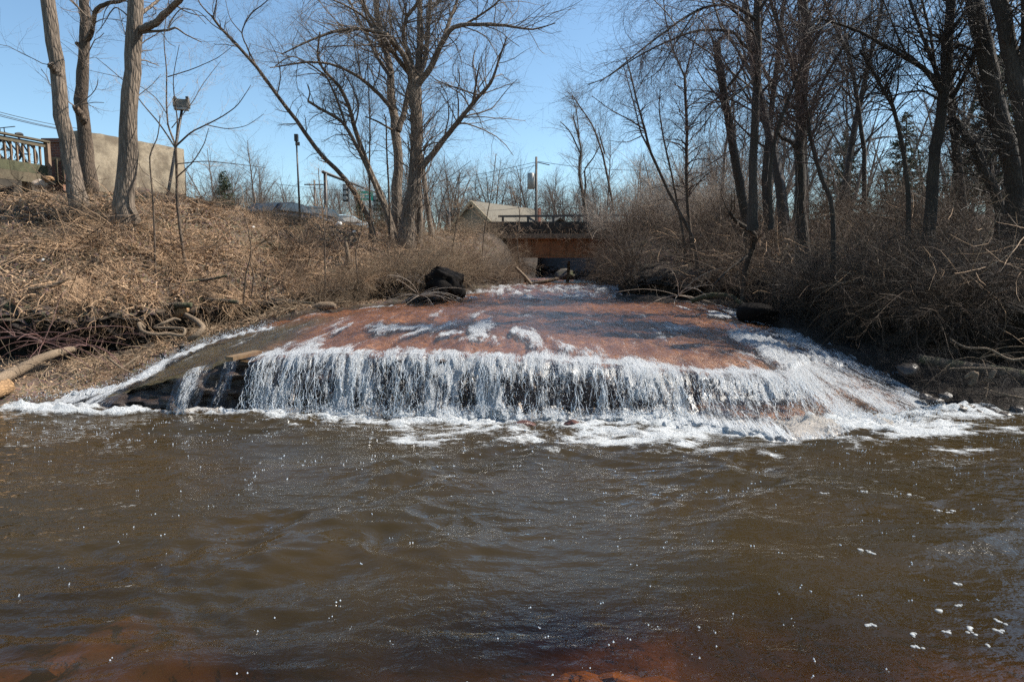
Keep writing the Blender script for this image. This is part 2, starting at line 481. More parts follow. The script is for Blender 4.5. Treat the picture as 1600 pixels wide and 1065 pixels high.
RIGHT = np.array([
 [(12,5.5,-.6),(13,6.2,0),(13.3,7,.2),(14,8.5,.3),(13.8,8,1.0),(14,8.4,1.3),(15.5,11,2.0),(17,14,2.7),(20,20,3.3),(140,60,3.9)],
 [(5.9,7.5,-.5),(6.3,7.9,0),(6.6,8.6,.15),(7.3,9.9,.3),(7.0,9.3,1.05),(7.2,9.7,1.3),(8.5,12,1.9),(10,15,2.7),(13,21,3.3),(150,150,3.9)],
 [(4.9,7.9,-.3),(5.25,8.2,.02),(5.5,9.0,.2),(6.2,10.3,.35),(6,9.9,1.0),(6.2,10.3,1.2),(7.4,13,1.85),(8.6,16.5,2.7),(11,22,3.3),(120,200,3.9)],
 [(4.5,10.9,.2),(4.85,11.2,.6),(5.0,11.6,.68),(5.4,12.3,.7),(5.2,11.9,1.15),(5.4,12.3,1.3),(6.3,15,1.9),(7.2,19,2.8),(9,24,3.3),(100,210,3.9)],
 [(4.4,14.1,.6),(4.7,14.4,.95),(4.8,14.6,1.0),(5,15,1.05),(5,14.8,1.3),(5.1,15,1.4),(5.6,18,2.0),(6.2,22,2.9),(8,26,3.3),(80,210,3.9)],
 [(2.3,15.8,.8),(2.6,16.1,1.08),(2.7,16.3,1.1),(2.85,16.6,1.15),(2.85,16.6,1.35),(2.95,16.8,1.5),(3.5,19,2.0),(4.2,24,2.9),(6,28,3.3),(60,210,3.9)],
 [(2.8,19.2,.9),(3.1,19.5,1.15),(3.15,19.7,1.2),(3.2,19.9,1.3),(3.25,20,1.4),(3.3,20.2,1.55),(3.8,22,2.1),(4.6,27,3.0),(6,30,3.3),(40,210,3.9)],
 [(4,28.8,.8),(4.3,29,1.15),(4.35,29.1,1.3),(4.4,29.2,1.4),(4.45,29.3,1.5),(4.5,29.4,1.6),(4.8,30,2.4),(5.4,31,3.2),(8,34,3.35),(25,210,3.9)],
 [(3.2,45,.9),(3.5,45,1.2),(3.6,45,1.3),(3.7,45,1.4),(3.8,45,1.5),(3.9,45,1.6),(4.4,45,2.4),(5,45,3.2),(8,46,3.35),(10,210,3.9)],
 [(2.3,55,.9),(2.3,55.3,1.2),(2.3,55.6,1.4),(2.3,56,1.6),(2.3,56.2,1.8),(2.3,56.5,2.0),(2.3,57,2.6),(2.3,58,3.2),(2.3,62,3.35),(2.5,210,3.9)]], float)

def make_bank(K, name, seed, flip):
    ns = (len(K) - 1) * 34 + 1
    A = catmull(K, ns)                       # (ns,10,3)
    # segment-wise resample across
    B = A.transpose(1, 0, 2)                 # (10,ns,3)
    m = len(B); tt = [np.linspace(i, i + 1, n, endpoint=False) for i, n in enumerate(SEG)] + [[m - 1.0]]
    tt = np.concatenate(tt)
    i = np.minimum(tt.astype(int), m - 2); f = (tt - i)[:, None, None]
    p0 = B[np.maximum(i - 1, 0)]; p1 = B[i]; p2 = B[i + 1]; p3 = B[np.minimum(i + 2, m - 1)]
    m1 = (p2 - p0) * 0.28; m2 = (p3 - p1) * 0.28
    w8 = (i >= 7)[:, None, None]
    lin = p1 * (1 - f) + p2 * f
    G = (2*f**3 - 3*f**2 + 1) * p1 + (f**3 - 2*f**2 + f) * m1 + (-2*f**3 + 3*f**2) * p2 + (f**3 - f**2) * m2
    G = np.where(w8, lin, G)
    G = G.transpose(1, 0, 2)                 # (ns, nt, 3)
    t = np.broadcast_to(tt[None], G.shape[:2])
    s = np.broadcast_to(np.linspace(0, len(K) - 1, ns)[:, None], G.shape[:2])
    x, y = G[..., 0].copy(), G[..., 1].copy()
    amp = sstep(0.6, 1.6, t) * (1 - sstep(7.6, 8.6, t))
    n1 = fbm(x * 0.9, y * 0.9, seed, 3); n2 = fbm(x * 3.5, y * 3.5, seed + 5, 4)
    n3 = fbm(s * 9, t * 3.1, seed + 9, 4)
    G[..., 2] += amp * (n1 * 0.10 + n2 * 0.05) * np.where(t > 4.5, 1.3, 0.6)
    cave = sstep(1.8, 2.6, t) * (1 - sstep(4.9, 5.6, t))
    G[..., 1] += cave * n3 * 0.28
    G[..., 0] += cave * fbm(s * 7, t * 3, seed + 20, 3) * 0.12
    G[..., 2] += sstep(3.6, 4.2, t) * (1 - sstep(5.0, 6.0, t)) * fbm(s * 5, t * 0, seed + 30, 3) * 0.14
    V = G.reshape(-1, 3)
    Fq = grid_faces(*G.shape[:2])
    if flip: Fq = Fq[:, ::-1]
    me = new_mesh(name, V, Fq, smooth=True)
    soil_shade = (1 - sstep(4.15, 4.6, t)) * sstep(1.7, 2.3, t)
    soil_shade = np.maximum(soil_shade, (1 - sstep(0.9, 1.35, t)))
    if flip: soil_shade = np.maximum(soil_shade, 0.9 * (1 - sstep(5.2, 6.4, t)))  # darkens the right bank's colour in place of backlit shade
    soil_shade = np.maximum(soil_shade, sstep(19, 24, y) * (1 - sstep(5.6, 6.2, t)))  # paints shade onto both banks towards the bridge
    soil_shade = np.maximum(soil_shade, sstep(26.5, 28.5, y) * (1 - sstep(7.0, 7.3, t)))  # shade painted on the ground around and under the bridge
    attr(me, 'soil_shade', soil_shade)
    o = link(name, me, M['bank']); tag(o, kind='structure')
    return o, G, t

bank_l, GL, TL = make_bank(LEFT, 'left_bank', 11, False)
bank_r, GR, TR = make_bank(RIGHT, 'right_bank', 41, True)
bvhs = []
for o in (bank_l, bank_r):
    me = o.data
    co = np.empty(len(me.vertices) * 3, np.float32); me.vertices.foreach_get('co', co)
    vi = np.empty(len(me.loops), np.int32); me.loops.foreach_get('vertex_index', vi)
    bvhs.append(BVHTree.FromPolygons(co.reshape(-1, 3).tolist(), vi.reshape(-1, 4).tolist()))

def gz(x, y, default=3.2):
    best = None
    for b in bvhs:
        h = b.ray_cast(Vector((x, y, 12.0)), Vector((0, 0, -1)))
        if h[0] is not None and (best is None or h[0].z > best): best = h[0].z
    return default if best is None else best

def gn(x, y):
    for b in bvhs:
        h = b.ray_cast(Vector((x, y, 12.0)), Vector((0, 0, -1)))
        if h[0] is not None:
            n = h[1]
            return n if n.z > 0 else -n
    return Vector((0, 0, 1))

M['far_ground'] = plain('far_ground', (0.12, 0.10, 0.06), 0.95, 0.3, 0.3, 0)
a = Acc(); a.add([(-1500, 195, 3.85), (1500, 195, 3.85), (1500, 2500, 3.85), (-1500, 2500, 3.85)], [(0, 1, 2, 3)])
tag(a.build('ground', M['far_ground']), kind='structure')

# ------------------------------------------------------------------ the ledge and the falling water
CP = np.array([(-6.2,8.6,.0),(-5.7,9.7,.08),(-5.3,9.0,.1),(-5.35,12,.47),(-4.8,10.5,.40),(-3.95,13.2,.87),(-4.4,8.5,.34),(-3.6,8.4,.58),(-3,8.35,.65),
 (-1.5,8.2,.71),(0,8,.68),(1,7.9,.62),(2.3,7.85,.52),(3.2,8,.47),(4.3,8.8,.36),(5.2,8.6,.12),(5.5,9.5,.2),(4.85,11.2,.57),(4.6,12.8,.75),(4.7,14.4,.93),
 (-3.3,10.5,.8),(-1.5,10.5,.88),(1,10.5,.86),(3,10.5,.74),(-2.7,14.8,.95),(0,13,.97),(3,13,.9),(0,15.5,1.0),(2.6,15.3,1.0),(-1.5,15.5,1.0),(0,17.5,1.12),
 (2,17.5,1.12),(1,19.5,1.18),(1,25,1.16),(1,30,1.15),(1,45,1.15),(-3,22,1.1),(5,22,1.1),(5,30,1.1),(-4,30,1.1),(-6.3,13,.4),(6,13,.5),(-6.3,16,.7),(6,16,.8)], float)
def _tk(r2): return 0.5 * r2 * np.log(r2 + 1e-9)
_n = len(CP)
_K = _tk(((CP[:, None, :2] - CP[None, :, :2]) ** 2).sum(-1)) + np.eye(_n) * 0.02
_Pm = np.concatenate([np.ones((_n, 1)), CP[:, :2]], 1)
_L = np.zeros((_n + 3, _n + 3)); _L[:_n, :_n] = _K; _L[:_n, _n:] = _Pm; _L[_n:, :_n] = _Pm.T
_w = np.linalg.solve(_L, np.concatenate([CP[:, 2], np.zeros(3)]))
def h_top(x, y):
    x = np.asarray(x, float); y = np.asarray(y, float)
    s = _w[_n] + _w[_n + 1] * x + _w[_n + 2] * y
    for i in range(_n):
        s = s + _w[i] * _tk((x - CP[i, 0]) ** 2 + (y - CP[i, 1]) ** 2)
    return s

XL = np.array([-6.4, -6.2, -5.4, -4.9, -4.6, -4.3, -3.6, -3.0, -1.5, 0, 1, 2.3, 3.2, 3.6, 4.3, 5.2, 5.9])
YLk = np.array([8.9, 8.8, 8.7, 8.6, 8.5, 8.45, 8.4, 8.35, 8.2, 8.0, 7.9, 7.85, 7.95, 8.6, 9.3, 9.2, 9.2])
YFk = np.array([8.3, 8.2, 8.1, 8.05, 8.05, 7.95, 7.9, 7.85, 7.7, 7.5, 7.38, 7.3, 7.25, 7.3, 7.4, 7.9, 8.2])
QLk = np.array([1, 1, 1, .8, .5, .3, .2, .1, 0, 0, 0, .1, .3, .8, 1, 1, 1.0])
def yl_of(x): return np.interp(x, XL, YLk) + 0.07 * gnoise(x * 1.3, x * 0, 3) + 0.03 * gnoise(x * 5, x * 0, 4)
def yf_of(x): return np.interp(x, XL, YFk) + 0.05 * gnoise(x * 1.7, x * 0, 5)
def q_of(x): return np.interp(x, XL, QLk)

def fall_surface(nx, ntop, nface, rock):
    x = np.linspace(-6.35, 5.9, nx)
    yl = yl_of(x); yf = yf_of(x); q = q_of(x)
    # top rows
    u = np.linspace(1, 0, ntop) ** 1.9
    Yt = yl[None] + (46 - yl[None]) * u[:, None]
    Xt = np.broadcast_to(x[None], Yt.shape)
    Zt = h_top(Xt, Yt)
    # face rows
    s = np.linspace(0, 1.12, nface + 1)[1:]
    zl = h_top(x, yl)
    sp = s[:, None] ** np.where(q < 0.999, 1, 1)
    par = np.sqrt(np.clip(s, 0, None))[:, None]
    lin = s[:, None]
    dyn = par * (1 - q) + lin * q
    if rock:
        dyn = (s ** 0.22)[:, None] * 0.42 * (1 - q) + lin * q
    Yf = yl[None] - (yl - yf)[None] * dyn
    Xf = np.broadcast_to(x[None], Yf.shape)
    conv = np.where(q > .5, 1.15, 1.0)
    Zf = zl[None] * (1 - s[:, None] ** np.where(q > 0.5, 1.0, 1.0)[None])
    X = np.concatenate([Xt, Xf]); Y = np.concatenate([Yt, Yf]); Z = np.concatenate([Zt, Zf])
    face = np.concatenate([np.zeros_like(Yt), np.broadcast_to(s[:, None], Yf.shape)])
    return X, Y, Z, face, yl, yf, q

# rock
X, Y, Z, face, yl, yf, q = fall_surface(260, 140, 40, True)
infall = face > 0
rn = fbm(X * 2.2, Y * 1.4 + Z * 2, 61, 5)
Z = Z - 0.055 + np.where(infall, 0, 0.05) * rn - 0.02 * np.abs(fbm(X * 5, Y * 2.2, 66, 3))
ledge = fbm(X * 1.1, Z * 7, 71, 4)
Y = Y + np.where(infall, 0.10 + ledge * 0.16 + 0.05 * fbm(X * 6, Z * 9, 75, 3), 0)
# brown rock slope below the second drop on the right
bump_r = np.exp(-((X - 2.9) / 0.75) ** 2) * np.where(infall, sstep(0.35, 0.6, face), 0)
Y = Y - bump_r * 0.55 * sstep(0.4, 1.0, face)
me = new_mesh('rock_ledge', np.stack([X, Y, Z], -1), grid_faces(*X.shape)[:, ::-1], smooth=True)
moss = (1 - sstep(-3.6, -2.7, X)) * sstep(-6.1, -5.3, X) * (1 - sstep(11.6, 13.0, Y))
attr(me, 'moss', moss * 0.92)
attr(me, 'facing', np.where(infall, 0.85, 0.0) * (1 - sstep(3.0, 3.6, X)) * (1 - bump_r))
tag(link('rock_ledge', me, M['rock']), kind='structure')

def hit_top(px, py):
    lo, hi = 7.0, 30.0
    for Yv in np.linspace(7.2, 30, 500):
        p = P(px, py, Yv)
        if h_top(p[0], p[1]) >= p[2] : return p
    return P(px, py, 12)

def dist_poly(X, Y, pts):
    d = np.full(X.shape, 1e9)
    for (a, b) in zip(pts[:-1], pts[1:]):
        a = np.array(a[:2]); b = np.array(b[:2]); ab = b - a
        t = np.clip(((X - a[0]) * ab[0] + (Y - a[1]) * ab[1]) / (ab @ ab), 0, 1)
        d = np.minimum(d, np.hypot(X - a[0] - t * ab[0], Y - a[1] - t * ab[1]))
    return d

# water
X, Y, Z, face, yl, yf, q = fall_surface(690, 225, 88, False)
infall = face > 0
dS = np.sqrt(np.gradient(Y, axis=0) ** 2 + np.gradient(Z, axis=0) ** 2)
arc = np.cumsum(dS, 0); arc = arc - arc[224:225]
chute = [hit_top(*p)[:2] for p in ((420, 516), (395, 520), (360, 528), (320, 541), (285, 556), (250, 573))] + [(-5.15, 9.3), (-5.6, 8.7), (-6.2, 8.35)]
dch = dist_poly(X, Y, chute)
fch = np.exp(-(dch / np.interp(Y, [8, 9.5, 11], [0.34, 0.24, 0.13])) ** 2)
Uf = X / (1 + 0.055 * (14 - np.clip(Y, 8, 20)))
n_s = fbm(Uf * 4.2 + fbm(X, Y * 0.5, 8, 2), arc * 0.9, 81, 4)       # streaks along the flow
n_b = fbm(X * 0.8, Y * 0.55, 85, 3)
foam = 0.345 + 0.34 * n_s + 0.10 * fbm(Uf * 14, Y * 2.6, 86, 3) + 0.16 * n_b + 0.10 * sstep(13, 10, Y)
# traced white patches on the dome
for (px, py, sx, sy, am) in [(560,512,.9,.3,.40),(680,503,.9,.35,.35),(730,520,.9,.25,.40),(1010,503,.7,.3,.35),(1140,490,.5,.7,.55),(1090,484,.7,.4,.35),(1220,520,.5,.6,.55),(1180,505,.5,.5,.45),(820,530,.7,.2,.25),(610,550,.8,.15,.35)]:
    p = hit_top(px, py)
    foam = foam + am * 0.30 * np.exp(-((X - p[0]) / (sx * .8)) ** 2 - ((Y - p[1]) / (sy * 2.6)) ** 2) * (0.9 + 2.2 * n_s + 1.6 * fbm(Uf * 16, Y * 3.2, 87, 3))
rap = sstep(15.6, 16.4, Y) * (1 - sstep(20.5, 24, Y))
foam = foam + rap * (0.30 + 0.30 * fbm(X * 2.5, Y * 1.2, 88, 3))
edge_calm = sstep(13.6, 14.6, Y) * (1 - sstep(15.2, 15.8, Y))
foam = foam - edge_calm * 0.12
# towards the lip
lipn = 0.10 + 0.16 * (fbm(X * 1.6, X * 0, 91, 4) + 0.5)
dl = Y - yl[None]
lipf = 1 - sstep(0, 1, dl / np.maximum(lipn * 2.2, 0.05))
foam = np.where(infall, 0.80 + 0.36 * n_s, foam + 0.50 * lipf)
# gaps in the curtain
gap = fbm(X * 3.1, Z * 2.0 + X * 0.3, 95, 3)
foam = np.where(infall, foam - 0.30 * sstep(0.05, 0.6, gap + 0.15 * n_b) * sstep(0.12, 0.45, face) * (1 - sstep(0.85, 1.0, face) * 0.5), foam)
thin = np.exp(-((X - 0.75) / 1.25) ** 2)
foam = np.where(infall, foam - 0.22 * thin * sstep(0.1, 0.6, face + 0.35 * n_s) , foam)
foam = np.where(infall, foam - 0.04 * sstep(0.0, 0.7, face), foam)
froth = np.where(infall, sstep(0.70, 0.92, face + 0.12 * fbm(X * 2.2, X * 0, 97, 3)), 0) * sstep(-1.6, -0.4, X) * (1 - sstep(3.4, 3.9, X))
foam = foam + froth * 0.45
# right-hand fan
fan = sstep(2.9, 3.7, X) * (1 - sstep(11.2, 12.4, Y))
foam = foam * (1 - fan) + fan * (0.72 + 0.30 * n_s + 0.16 * n_b)
col = np.exp(-((X - (3.62 + (8.5 - Y) * 0.03)) / 0.28) ** 2) * (Y < 10.5)
foam = foam + col * 0.35
br = np.exp(-((X - 2.85) / 0.55) ** 2) * sstep(0.4, 0.6, face)
foam = foam - br * 0.40
foam = np.maximum(foam, fch * 1.15)
# far left: mossy rock, almost dry
dry = sstep(-5.2, -4.7, X) * (1 - sstep(-3.35, -2.95, X + 0.12 * gnoise(Z * 6, Z * 0, 3))) * (1 - sstep(9.0, 10.2, Y))
rill = np.exp(-((X + 3.93 + (1 - face) * -0.05) / 0.17) ** 2) + 0.7 * np.exp(-((X + 3.42 + face * 0.1) / 0.09) ** 2)
rill = np.where(infall, rill, 0) + np.where(~infall & (dl < 0.4), rill * 0.4, 0)
foam = foam * (1 - dry) + dry * (0.05 + 0.75 * rill)
cover = 1 - dry * np.where(infall, 1 - np.clip(rill * 1.2, 0, 1), 0.0) * 1.0
cover = np.maximum(cover, fch)
# displacement
dz = 0.020 * n_s + 0.012 * fbm(X * 9, arc * 3.0, 101, 3)
dz = dz + rap * 0.07 * fbm(X * 2.2, Y * 1.6, 103, 4) + fch * (0.05 + 0.05 * fbm(X * 8, Y * 8, 105, 3)) + (foam > 0.5) * 0
dz = dz + fan * 0.075 * np.abs(fbm(X * 5, arc * 2.4, 107, 4)) + col * 0.06
strand = fbm(X * 14 + 0.6 * fbm(X * 3, arc * 2, 110, 2), arc * 2.2, 111, 4)
outw = np.where(infall, 0.045 * strand + 0.05 * fbm(X * 2.0, arc * 1.1, 113, 3), 0) * (1 - fan)
lump = np.where(infall, np.exp(-((X - 4.0) / 0.5) ** 2) * sstep(0.45, 0.85, face) * 0.08 * (0.7 + fbm(X * 5, Z * 6, 115, 4)), 0)
Y2 = Y - froth * (0.07 + 0.09 * np.abs(fbm(X * 7, Z * 9, 118, 4))) - outw - lump - np.where(infall, fan * 0.04 * np.abs(n_s), 0) - bump_r.max() * np.where(infall, np.exp(-((X - 2.9) / 0.75) ** 2) * 0.55 * sstep(0.4, 1.0, face) * sstep(0.35, 0.6, face), 0)
Z2 = Z + np.where(infall, dz * 0.3, dz)
Zsink = np.where(~infall, 0, 0)
me = new_mesh('waterfall', np.stack([X, Y2, Z2], -1), grid_faces(*X.shape)[:, ::-1], smooth=True)
attr(me, 'foam', foam); attr(me, 'cover', cover)
attr3(me, 'flow', np.stack([Uf * 1.3 + 0.05 * fbm(X * 2, arc * 1.5, 120, 3), arc, X * 0], -1))
tag(link('waterfall', me, M['cascade']), kind='structure')

# spray: loose drops over curtain, lip and foot
def drops(cx, cy, cz, r):
    n = len(cx)
    O = np.array([(1, 0, 0), (-1, 0, 0), (0, 1, 0), (0, -1, 0), (0, 0, 1.5), (0, 0, -1.5)])
    Tt = np.array([(0, 2, 4), (2, 1, 4), (1, 3, 4), (3, 0, 4), (2, 0, 5), (1, 2, 5), (3, 1, 5), (0, 3, 5)])
    V = np.stack([cx, cy, cz], -1)[:, None] + O[None] * r[:, None, None]
    return V.reshape(-1, 3), (Tt[None] + (np.arange(n) * 6)[:, None, None]).reshape(-1, 3)
n = 2600
x = RNG.uniform(-3.1, 5.1, n); s = RNG.random(n)
yl_, yf_, q_ = yl_of(x), yf_of(x), q_of(x)
par = np.sqrt(s) * (1 - q_) + s * q_
y = yl_ - (yl_ - yf_) * par - np.abs(RNG.normal(0, 0.05, n)); z = h_top(x, yl_) * (1 - s) + np.abs(RNG.normal(0, 0.02, n)) + 0.02
r = RNG.uniform(0.002, 0.0055, n)
n2 = 5000
x2 = RNG.uniform(-3.1, 5.0, n2); y2 = yf_of(x2) - np.abs(RNG.normal(0, 0.10, n2)) + 0.05; z2 = 0.05 + np.abs(RNG.normal(0, 0.07, n2))
k = RNG.integers(0, len(chute) - 1, 1500); f = RNG.random(1500)[:, None]; C = np.array(chute)
c3 = C[k] * (1 - f) + C[k + 1] * f + RNG.normal(0, 0.10, (1500, 2))
z3 = h_top(c3[:, 0], c3[:, 1]) + 0.04 + np.abs(RNG.normal(0, 0.05, 1500))
V, Tt = drops(np.concatenate([x, x2, c3[:, 0]]), np.concatenate([y, y2, c3[:, 1]]), np.concatenate([z, z2, z3]), np.concatenate([r, RNG.uniform(.002, .006, n2), RNG.uniform(.002, .006, 1500)]))
tag(link('spray', new_mesh('spray', V, Ft=Tt), M['spray']), 'white water drops thrown off the falling curtain and its foot', 'spray', kind='stuff')

# strands of water falling clear of the rock
ns_ = 1500; kk_ = 12
x0 = RNG.uniform(-3.15, 3.7, ns_); x0 = x0 + 0.10 * gnoise(x0 * 6, x0 * 0, 300)
kp_ = RNG.random(ns_) < 0.35 + 0.9 * sstep(-0.2, 0.4, fbm(x0 * 2.6, x0 * 0, 301, 3)); x0 = x0[kp_]; ns_ = len(x0)
sa_ = RNG.uniform(0, .8, ns_); sb_ = np.minimum(sa_ + RNG.uniform(.10, .42, ns_), 1.0)
S_ = sa_[:, None] + (sb_ - sa_)[:, None] * np.linspace(0, 1, kk_)[None]
yl_, yf_, q_ = yl_of(x0)[:, None], yf_of(x0)[:, None], q_of(x0)[:, None]
par = np.sqrt(S_) * (1 - q_) + S_ * q_
xs_ = x0[:, None] + np.cumsum(RNG.normal(0, .009, (ns_, kk_)), 1) + S_ * RNG.normal(0, .05, (ns_, 1))
ys_ = yl_ - (yl_ - yf_) * par - 0.03 - RNG.uniform(0, .07, (ns_, 1)) + np.cumsum(RNG.normal(0, .004, (ns_, kk_)), 1)
zs_ = h_top(x0, yl_[:, 0])[:, None] * (1 - S_) + 0.02
rs_ = RNG.uniform(.0015, .0042, (ns_, 1)) * (0.5 + RNG.random((ns_, kk_))) * np.sin(np.linspace(0.25, 3.0, kk_))[None]
V, Q = tubes(np.stack([xs_, ys_, zs_], -1), rs_, 3, False)
tag(link('water_strands', new_mesh('water_strands', V, Q, smooth=True), M['spray']), 'thin strands of white water falling from the ledge lip', 'falling water', kind='stuff')

# ------------------------------------------------------------------ pool
ny, nx = 370, 560
py_ = np.linspace(0, 1, ny)
yrow = 1.2 + (9.6 - 1.2) * py_ ** 1.25
xcol = np.linspace(-1, 1, nx); xcol = np.sign(xcol) * np.abs(xcol) ** 1.15 * 13.5 + 0.2
Xp, Yp = np.meshgrid(xcol, yrow)
yfp = yf_of(np.clip(Xp, -6.3, 5.9))
d = yfp - Yp
W = np.interp(Xp, [-14, -6.6, -6.0, -5.0, -4.4, -3.6, -3.0, -2.0, -1.2, 0, 1.2, 2.5, 3.6, 4.6, 5.4, 6.2, 14], [0.02, .10, .45, .35, .08, .12, .32, .40, .75, .85, .95, .85, .60, .75, .60, .30, .02])
W = W * 1.25
base = 1 - np.clip(d, 0, 9) / W
nf = fbm(Xp * 1.6, Yp * 3.4, 201, 5); nf2 = fbm(Xp * 6, Yp * 10, 206, 4)
pf = np.clip(base, -1.2, 1) * 0.55 + 0.40 + 0.45 * nf + 0.32 * nf2
pf = np.where(d < -0.2, 0.3, pf) - 0.32 * np.exp(-((Xp + 4.2) / 0.7) ** 2) - 0.14 * sstep(-5.0, -6.2, Xp)
far = sstep(0.0, 2.4, d - W)
pf = pf * (1 - far) + far * (-0.3)
# foam tongues drifting on the right
for (px, py, am, sx, sy) in [(1380, 672, .8, .9, .22), (1500, 705, .55, .7, .10), (1300, 668, .4, .8, .2), (1440, 725, .3, .5, .06), (990, 690, .25, 1.0, .2), (150, 645, .4, .7, .1), (640, 690, .3, .8, .12)]:
    dyv = (532.5 - py) / F; Yv = CAM_Z / -((-math.sin(PITCH) + dyv * math.cos(PITCH)) / (math.cos(PITCH) + dyv * math.sin(PITCH)))
    p = P(px, py, Yv)
    pf = pf + am * np.exp(-((Xp - p[0]) / sx) ** 2 - ((Yp - p[1]) / sy) ** 2) * (0.9 + 0.9 * nf)
amp = np.interp(d, [-1, 0, 0.6, 2, 5], [1.6, 1.6, 1.2, 1.0, 0.75])
cx = fbm(Xp * 0.35, Yp * 0.35, 210, 2) * 1.2
w1 = gnoise(Xp * 1.5 + cx, Yp * 2.6 - 0.35 * Xp, 211); w2 = gnoise(Xp * 3.6 + cx * 2, Yp * 5.5, 212)
w3 = gnoise(Xp * 8.5 - cx, Yp * 12 + cx, 213); w4 = gnoise(Xp * 19, Yp * 24, 214)
w0 = gnoise((Xp + 0.5 * Yp) * 0.75 + cx, (Yp - 0.3 * Xp) * 1.35, 217)
calm = 0.35 + 0.9 * sstep(-0.35, 0.45, fbm(Xp * 0.33, Yp * 0.45, 218, 2))
Zp = amp * calm * (0.048 * w0 + 0.036 * w1 + 0.016 * (1 - 2 * np.abs(w2)) + 0.0045 * (1 - 2 * np.abs(w3)) + 0.0010 * w4)
fz = np.clip(pf, 0, 1)
Zp = Zp + np.where(d > -0.3, 1, 0) * np.clip(pf - 0.45, 0, 1) * (0.05 + 0.09 * np.abs(fbm(Xp * 5, Yp * 7, 216, 4))) * np.exp(-np.clip(d, 0, 9) * 1.6)
# bed and depth
bedz = -0.58 + 0.14 * fbm(Xp * 0.6, Yp * 0.6, 221, 3) + 0.10 * sstep(3.4, 2.2, Yp) 
for (bx, by, bs, bh) in [(.35, 2.95, .28, .30), (.75, 3.1, .25, .26), (-1.1, 2.85, .2, .22), (1.6, 2.9, .4, .2), (-2.1, 3.6, .45, .24), (-.4, 3.0, .4, .16), (-1.9, 2.7, .6, .2)]:
    bedz = bedz + bh * np.exp(-(((Xp - bx) ** 2 + (Yp - by) ** 2) / bs ** 2) ** 1.5)
bedz = np.minimum(bedz, -0.32)
depth = np.clip(-bedz, 0.05, 2)
shallow = sstep(4.9, 2.7, Yp) * (0.75 + 0.35 * np.clip(fbm(Xp * .5, Yp * .5, 240, 2) * 1.5, -1, 1))
murk = 1 - np.exp(-depth * (7.5 - 6.8 * shallow))
murk = murk * (1 - 0.36 * sstep(4.0, 2.7, Yp))
murk = np.maximum(murk, sstep(4.2, 6.0, Yp))
me = new_mesh('river_bed', np.stack([Xp[::3, ::3], Yp[::3, ::3], bedz[::3, ::3]], -1), grid_faces(*Xp[::3, ::3].shape), smooth=True)
tag(link('river_bed', me, M['bed']), kind='structure')
me = new_mesh('pool_water', np.stack([Xp, Yp, Zp], -1), grid_faces(ny, nx)[:, ::-1], smooth=True)
attr(me, 'foam', pf); attr(me, 'murk', murk)
tag(link('pool_water', me, M['pool']), kind='structure')
# behind and around the camera the pool goes on
a = Acc(); a.add([(-60, -60, -.03), (60, -60, -.03), (60, 1.25, -.03), (-60, 1.25, -.03)], [(0, 1, 2, 3)])
me = new_mesh('pool_water_downstream', np.concatenate(a.V), np.concatenate(a.Q)); attr(me, 'foam', np.full(4, -1.0)); attr(me, 'murk', np.ones(4))
tag(link('water', me, M['pool']), kind='structure')

# drifting specks of foam
n = 4200
x = RNG.uniform(-8, 8, n); y = RNG.uniform(2.4, 7.6, n)
dens = 0.10 + 0.5 * sstep(0.0, 0.5, fbm(x * 0.7, y * 0.9, 231, 3)) + 0.55 * sstep(2.2, 0.3, yf_of(np.clip(x, -6, 5.8)) - y) + 0.12 * (x > 0)
kk = (RNG.random(n) < dens * np.interp(y, [2.4, 5, 7.6], [0.35, 0.7, 1])) & (y < yf_of(np.clip(x, -6, 5.8)) - 0.1)
x = x[kk]; y = y[kk]
# cluster
x = np.concatenate([x, x + RNG.normal(0, .02, len(x))]); y = np.concatenate([y, y + RNG.normal(0, .015, len(y))])
from math import pi
ix = np.abs(xcol[None] - x[:, None]).argmin(1); iy = np.abs(yrow[None] - y[:, None]).argmin(1)
V, Tt = drops(x, y, Zp[iy, ix] + 0.001, RNG.uniform(0.0018, 0.0060, len(x)) * (0.75 + 0.05 * y))
tag(link('foam_specks', new_mesh('foam_specks', V, Ft=Tt), M['spray']), 'tiny white foam specks drifting all over the brown pool', 'foam', kind='stuff')

# clusters of bubbles, lower right
def dome(c, r, hgt=0.5, nu=10, nv=4):
    a = np.arange(nu) * 2 * pi / nu; b = np.linspace(0.05, pi / 2, nv)
    A, B = np.meshgrid(a, b)
    V = np.stack([np.cos(A) * np.sin(B) * r, np.sin(A) * np.sin(B) * r, np.cos(B) * r * hgt], -1).reshape(-1, 3) + c
    j = np.arange(nu); q = []
    for i in range(nv - 1):
        q.append(np.stack([i * nu + j, i * nu + (j + 1) % nu, (i + 1) * nu + (j + 1) % nu, (i + 1) * nu + j], -1))
    return V, np.concatenate(q)[:, ::-1]
def pool_at(px, py):
    dyv = (532.5 - py) / F
    Yv = CAM_Z / -((-math.sin(PITCH) + dyv * math.cos(PITCH)) / (math.cos(PITCH) + dyv * math.sin(PITCH)))
    return P(px, py, Yv)
spots = [(1495, 912), (1467, 955), (1479, 987), (1515, 980), (1519, 988), (1560, 985), (1499, 947), (1483, 797), (1466, 795), (1488, 792), (1420, 772), (1545, 1010), (1432, 1010), (1425, 990), (1345, 865), (1360, 870), (1358, 977), (1290, 772), (1350, 772), (1564, 972)]
bl = empty('bubble_cluster', pool_at(1500, 950)); root0 = bl
